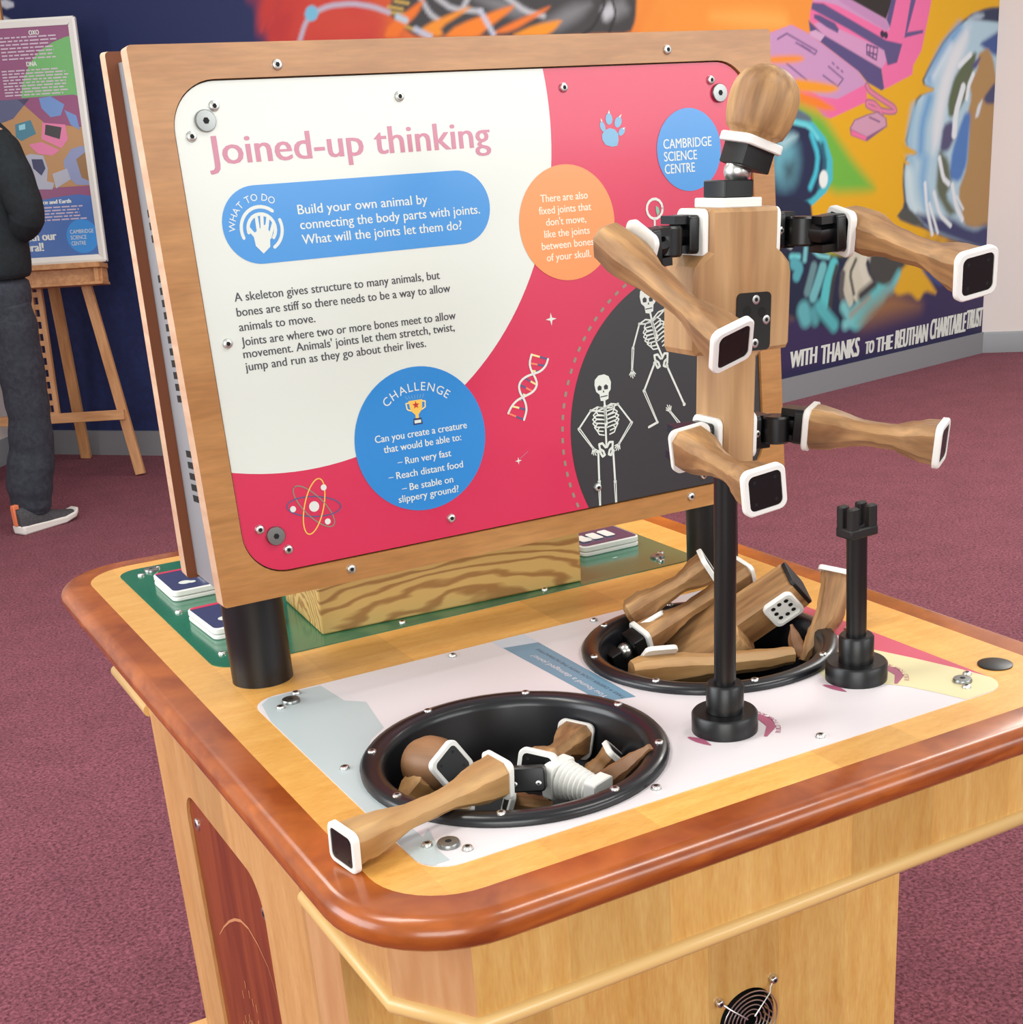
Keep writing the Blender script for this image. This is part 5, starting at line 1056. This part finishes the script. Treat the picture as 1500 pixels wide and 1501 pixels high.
    for q, w in (([[5.834,1.503],[5.796,1.45],[5.784,1.387]], .03), ([[5.745,1.442],[5.688,1.318],[5.68,1.209]], .045), ([[5.799,1.601],[5.702,1.549]], .03), ([[5.553,1.096],[5.595,0.993],[5.648,0.962]], .03), ([[5.429,0.976],[5.453,0.854],[5.513,0.713]], .025), ([[5.515,0.924],[5.575,0.808],[5.683,0.742]], .025), ([[5.477,0.871],[5.564,0.714]], .02), ([[5.684,0.95],[5.727,0.843],[5.795,0.766]], .03), ([[5.732,0.89],[5.799,0.819]], .015)): stroke(q, w, (226, 232, 238), 0.007)
    for q in ([[5.349,1.456],[5.499,1.437],[5.351,1.415]], [[5.19,1.195],[5.361,1.132],[5.241,1.129]], [[5.193,1.133],[5.292,1.079],[5.244,1.082]]): poly(q, (224, 168, 20), 0.012)
    # two pale dabs near the left end
    for q in ([[0.334,2.02],[0.372,2.025],[0.411,2.008],[0.41,1.992],[0.369,1.987],[0.337,2.003]], [[0.318,1.956],[0.348,1.959],[0.386,1.939],[0.387,1.926],[0.347,1.926],[0.312,1.934]]): poly(q, (214, 218, 232), 0.006)
    me = bpy.data.meshes.new('mural'); me.from_pydata(verts, [], faces); me.update()
    at = me.color_attributes.new('Paint', 'FLOAT_COLOR', 'POINT'); at.data.foreach_set('color', np.c_[col, np.ones(len(col))].astype(np.float32).ravel())
    m = mat('spray_paint', (200, 200, 200), 0.62); nt = m.node_tree; N = nt.nodes; a = N.new('ShaderNodeVertexColor'); a.layer_name = 'Paint'; nt.links.new(a.outputs[0], N['Principled BSDF'].inputs['Base Color'])
    me.materials.append(m); o = bpy.data.objects.new('mural', me); COL.objects.link(o); place(o)
    return tag(o, 'colourful spray-painted space mural with computer, astronaut and planet on the back wall', 'mural')
mur = mural()
# painted thanks line, low on the wall
p = Print(0.0002)
WORDS = (('WITH', 4.317, 4.524, 0.162, 0.083), ('THANKS', 4.563, 4.879, 0.147, 0.096), ('TO', 4.938, 5.009, 0.147, 0.065), ('THE', 5.033, 5.174, 0.143, 0.077), ('REUTHAN', 5.204, 5.498, 0.139, 0.097), ('CHARITABLE', 5.528, 5.872, 0.145, 0.108), ('TRUST', 5.884, 6.040, 0.156, 0.105))
for w_, ua, ub, dz, h in WORDS:
    p.text(w_, ua, dz, h, 0, PR['white'], width=ub-ua, bold=0.006, shear=0.08)
vs = [tuple(Vector(wall_pt(v[0], v[1], 0.0022+v[2]))) for v in p.mb.v]; p.mb.v = vs
p.mb.build('thanks_lettering', mur, I4)

# ------------------------------------------------------------------ the visitor at the left edge
def skin(name, joints, edges, m, parent, sub=2):
    me = bpy.data.meshes.new(name); keys = list(joints); me.from_pydata([joints[k][0] for k in keys], [(keys.index(a), keys.index(b)) for a, b in edges], [])
    o = bpy.data.objects.new(name, me); COL.objects.link(o)
    sk = o.modifiers.new('skin', 'SKIN'); 
    for i, k in enumerate(keys):
        r = joints[k][1]; me.skin_vertices[0].data[i].radius = (r, r) if not isinstance(r, tuple) else r
    me.skin_vertices[0].data[0].use_root = True
    sk.use_smooth_shade = True
    s = o.modifiers.new('sub', 'SUBSURF'); s.levels = sub; s.render_levels = sub
    bpy.context.view_layer.update(); dg = bpy.context.evaluated_depsgraph_get(); out = bpy.data.meshes.new_from_object(o.evaluated_get(dg)); bpy.data.objects.remove(o)
    out.materials.clear(); out.materials.append(m)
    for pl in out.polygons: pl.use_smooth = True; pl.material_index = 0
    r = bpy.data.objects.new(name, out); COL.objects.link(r); place(r, parent, I4); return r
M['skin'] = mat('skin', (214, 168, 144), 0.5); M['hair'] = mat('dark_hair', (58, 42, 34), 0.6)
M['jacket'] = noisy('dark_green_black_jacket', (14, 22, 26), (22, 32, 38), 60, 0.85, 0.2, 4)
M['denim'] = noisy('charcoal_trousers', (38, 42, 52), (52, 56, 66), 50, 0.85, 0.25, 4)
M['shoe'] = noisy('dark_grey_knit', (58, 58, 62), (74, 74, 78), 120, 0.8); M['sole'] = mat('white_foam_sole', (222, 218, 212), 0.6); M['tab'] = mat('orange_heel_tab', (226, 124, 84), 0.6)
per = thing('person', 'person in dark jacket, charcoal trousers and grey running shoes beside the easel, seen from behind', 'person', (0.38, 4.76, 0))
Jp = dict(pelvis=((0.4238,4.7522,0.948), 0.110), spine=((0.4305,4.7513,1.1463), 0.110), chest=((0.4453,4.7493,1.3573), 0.110), neckb=((0.4548,4.748,1.4833), 0.062), neck=((0.4618,4.7471,1.5396), 0.055), head=((0.489,4.7737,1.6412), 0.085), crown=((0.5042,4.7615,1.7224), 0.075),
          sr=((0.5184,4.6385,1.4315), 0.060), er=((0.5615,4.5923,1.1677), 0.042), wr=((0.4862,4.8649,1.0953), 0.032), sl=((0.3664,4.8608,1.445), 0.060), el=((0.258,4.8957,1.2049), 0.046), wl=((0.3284,5.0274,1.0988), 0.034),
          hr=((0.4476,4.6985,0.8674), 0.070), kr=((0.4434,4.7294,0.4695), 0.062), ar=((0.4027,4.755,0.1078), 0.045), hl=((0.3629,4.8109,0.8688), 0.070), kl=((0.2394,4.8982,0.4766), 0.062), al=((0.1532,4.9905,0.127), 0.045))
Ep = [('pelvis', 'spine'), ('spine', 'chest'), ('chest', 'neckb'), ('neckb', 'neck'), ('neck', 'head'), ('head', 'crown'), ('chest', 'sr'), ('sr', 'er'), ('er', 'wr'), ('chest', 'sl'), ('sl', 'el'), ('el', 'wl'), ('pelvis', 'hr'), ('hr', 'kr'), ('kr', 'ar'), ('pelvis', 'hl'), ('hl', 'kl'), ('kl', 'al')]
skin('body', Jp, Ep, M['skin'], per)
def sub(keys, grow): return {k: (Jp[k][0], Jp[k][1]+grow.get(k, 0.02)) for k in keys}
LAT = Vector((0.475, -0.88, 0)); FWD = Vector((0.88, 0.475, 0))
def cloth(name, stacks, tubes, m):
    """clothes: elliptical rings up the trunk, tapering tubes for sleeves or legs"""
    mb = MB(); n = 24; rnd = random.Random(3)
    mb.loft([[tuple(Vector(c)+LAT*rx*math.cos(2*math.pi*k/n)*(1+rnd.uniform(-.012, .012))+FWD*ry*math.sin(2*math.pi*k/n)) for k in range(n)] for c, rx, ry in stacks], m)
    for path in tubes:
        P_ = [Vector(c) for c, r in path]; out, rs = [], []
        for i in range(len(P_)-1):
            for k in range(5):
                t = k/5; out.append(P_[i].lerp(P_[i+1], t)); rs.append((path[i][1]*(1-t)+path[i+1][1]*t)*(1+0.03*math.sin(7.0*(i+t)+2)))
        out.append(P_[-1]); rs.append(path[-1][1]); mb.tube(out, rs, m, 18)
    o = mb.build(name, per, I4, 70); su = o.modifiers.new('sub', 'SUBSURF'); su.levels = su.render_levels = 1
    return o
cloth('jacket', [((0.4238,4.7522,0.948), .160, .120), ((0.4254,4.752,0.9675), .172, .132), ((0.43,4.7514,1.05), .176, .136), ((0.4329,4.751,1.1581), .172, .132), ((0.4357,4.7506,1.2645), .182, .134), ((0.4476,4.749,1.3688), .196, .134), ((0.4569,4.7477,1.4374), .192, .122), ((0.4589,4.7475,1.4808), .130, .100), ((0.4626,4.747,1.5215), .068, .068), ((0.4672,4.7463,1.5439), .062, .062)],
      [[((0.5044,4.6404,1.43), .060), ((0.5256,4.6174,1.392), .074), ((0.5492,4.5839,1.2803), .072), ((0.5654,4.5716,1.1818), .064), ((0.558,4.5928,1.1491), .060), ((0.5304,4.6874,1.1207), .054), ((0.5023,4.8022,1.103), .046)],
       [((0.3996,4.8362,1.4403), .060), ((0.3537,4.8626,1.4062), .072), ((0.2962,4.8905,1.2974), .068), ((0.2536,4.9063,1.2003), .062), ((0.2805,4.9733,1.1338), .052), ((0.3246,5.0279,1.104), .045)]], M['jacket'])
cloth('trousers', [((0.4287,4.7515,0.9721), .150, .115), ((0.4223,4.7524,0.9161), .158, .124), ((0.4101,4.754,0.8427), .160, .126), ((0.3954,4.756,0.7689), .130, .100)],
      [[((0.4485,4.6883,0.8803), .088), ((0.4544,4.6976,0.7795), .094), ((0.4568,4.7175,0.5735), .086), ((0.4555,4.7277,0.4416), .080), ((0.4433,4.7496,0.3068), .087), ((0.4107,4.754,0.1892), .090), ((0.4012,4.7552,0.0997), .078), ((0.3965,4.7559,0.0616), .066)],
       [((0.3654,4.8105,0.881), .088), ((0.319,4.837,0.7328), .092), ((0.2394,4.8982,0.4766), .080), ((0.1725,4.9677,0.2333), .086), ((0.1444,4.9917,0.1087), .076)]], M['denim'])
hd_ = Vector(Jp['head'][0]).lerp(Vector(Jp['crown'][0]), 0.6); mb = MB()
mb.lathe([(0.101*math.cos(math.radians(a)), 0.118*math.sin(math.radians(a))) for a in range(-30, 90, 10)] + [(0.001, 0.118)], M['hair'], 24, T(*hd_)); mb.build('hair', per, I4, 60)
def shoe(x, y, ang, z=0.0):
    X = T(x, y, z) @ Matrix.Rotation(ang, 4, 'Z')       # heel at the origin, toe along +X
    mb = MB(); st = [(-0.012, .020, .004), (0.0, .034, 0), (0.05, .037, 0), (0.12, .038, 0), (0.19, .047, .002), (0.245, .040, .012), (0.275, .022, .026)]
    mb.loft([[(a, -w, h), (a, w, h), (a+(0.004 if a > 0.2 else -0.004 if a < 0 else 0), w*1.04, h+0.034-0.012*max(0, a-0.05)/0.2), (a, -w*1.04, h+0.034-0.012*max(0, a-0.05)/0.2)] for a, w, h in st], M['sole']); so = mb.build('shoe', per, X, 40, 0.006)
    up = [(-0.008, .026, .10, .030), (0.02, .034, .105, .028), (0.06, .036, .100, .028), (0.10, .036, .088, .026), (0.15, .037, .066, .024), (0.20, .040, .050, .024), (0.245, .034, .042, .026), (0.270, .016, .036, .030)]
    mb = MB(); mb.loft([[(a, w*math.cos(t), b+(h-b)*max(0.0, math.sin(t))**0.7) for t in [math.pi*k/10 for k in range(11)]] for a, w, h, b in up], M['shoe'], (True, True)); mb.build('shoe_upper', so, X, 50)
    mb = MB(); mb.box((-0.017, -0.011, 0.036), (-0.008, 0.011, 0.112), M['tab']); mb.box((-0.015, -0.011, 0.10), (0.01, 0.011, 0.118), M['tab']); mb.build('heel_tab', so, X, 30, 0.003)
ang = math.atan2(0.101, 0.187)
shoe(0.330, 4.690, ang); shoe(-0.03, 4.93, ang, 0.0)
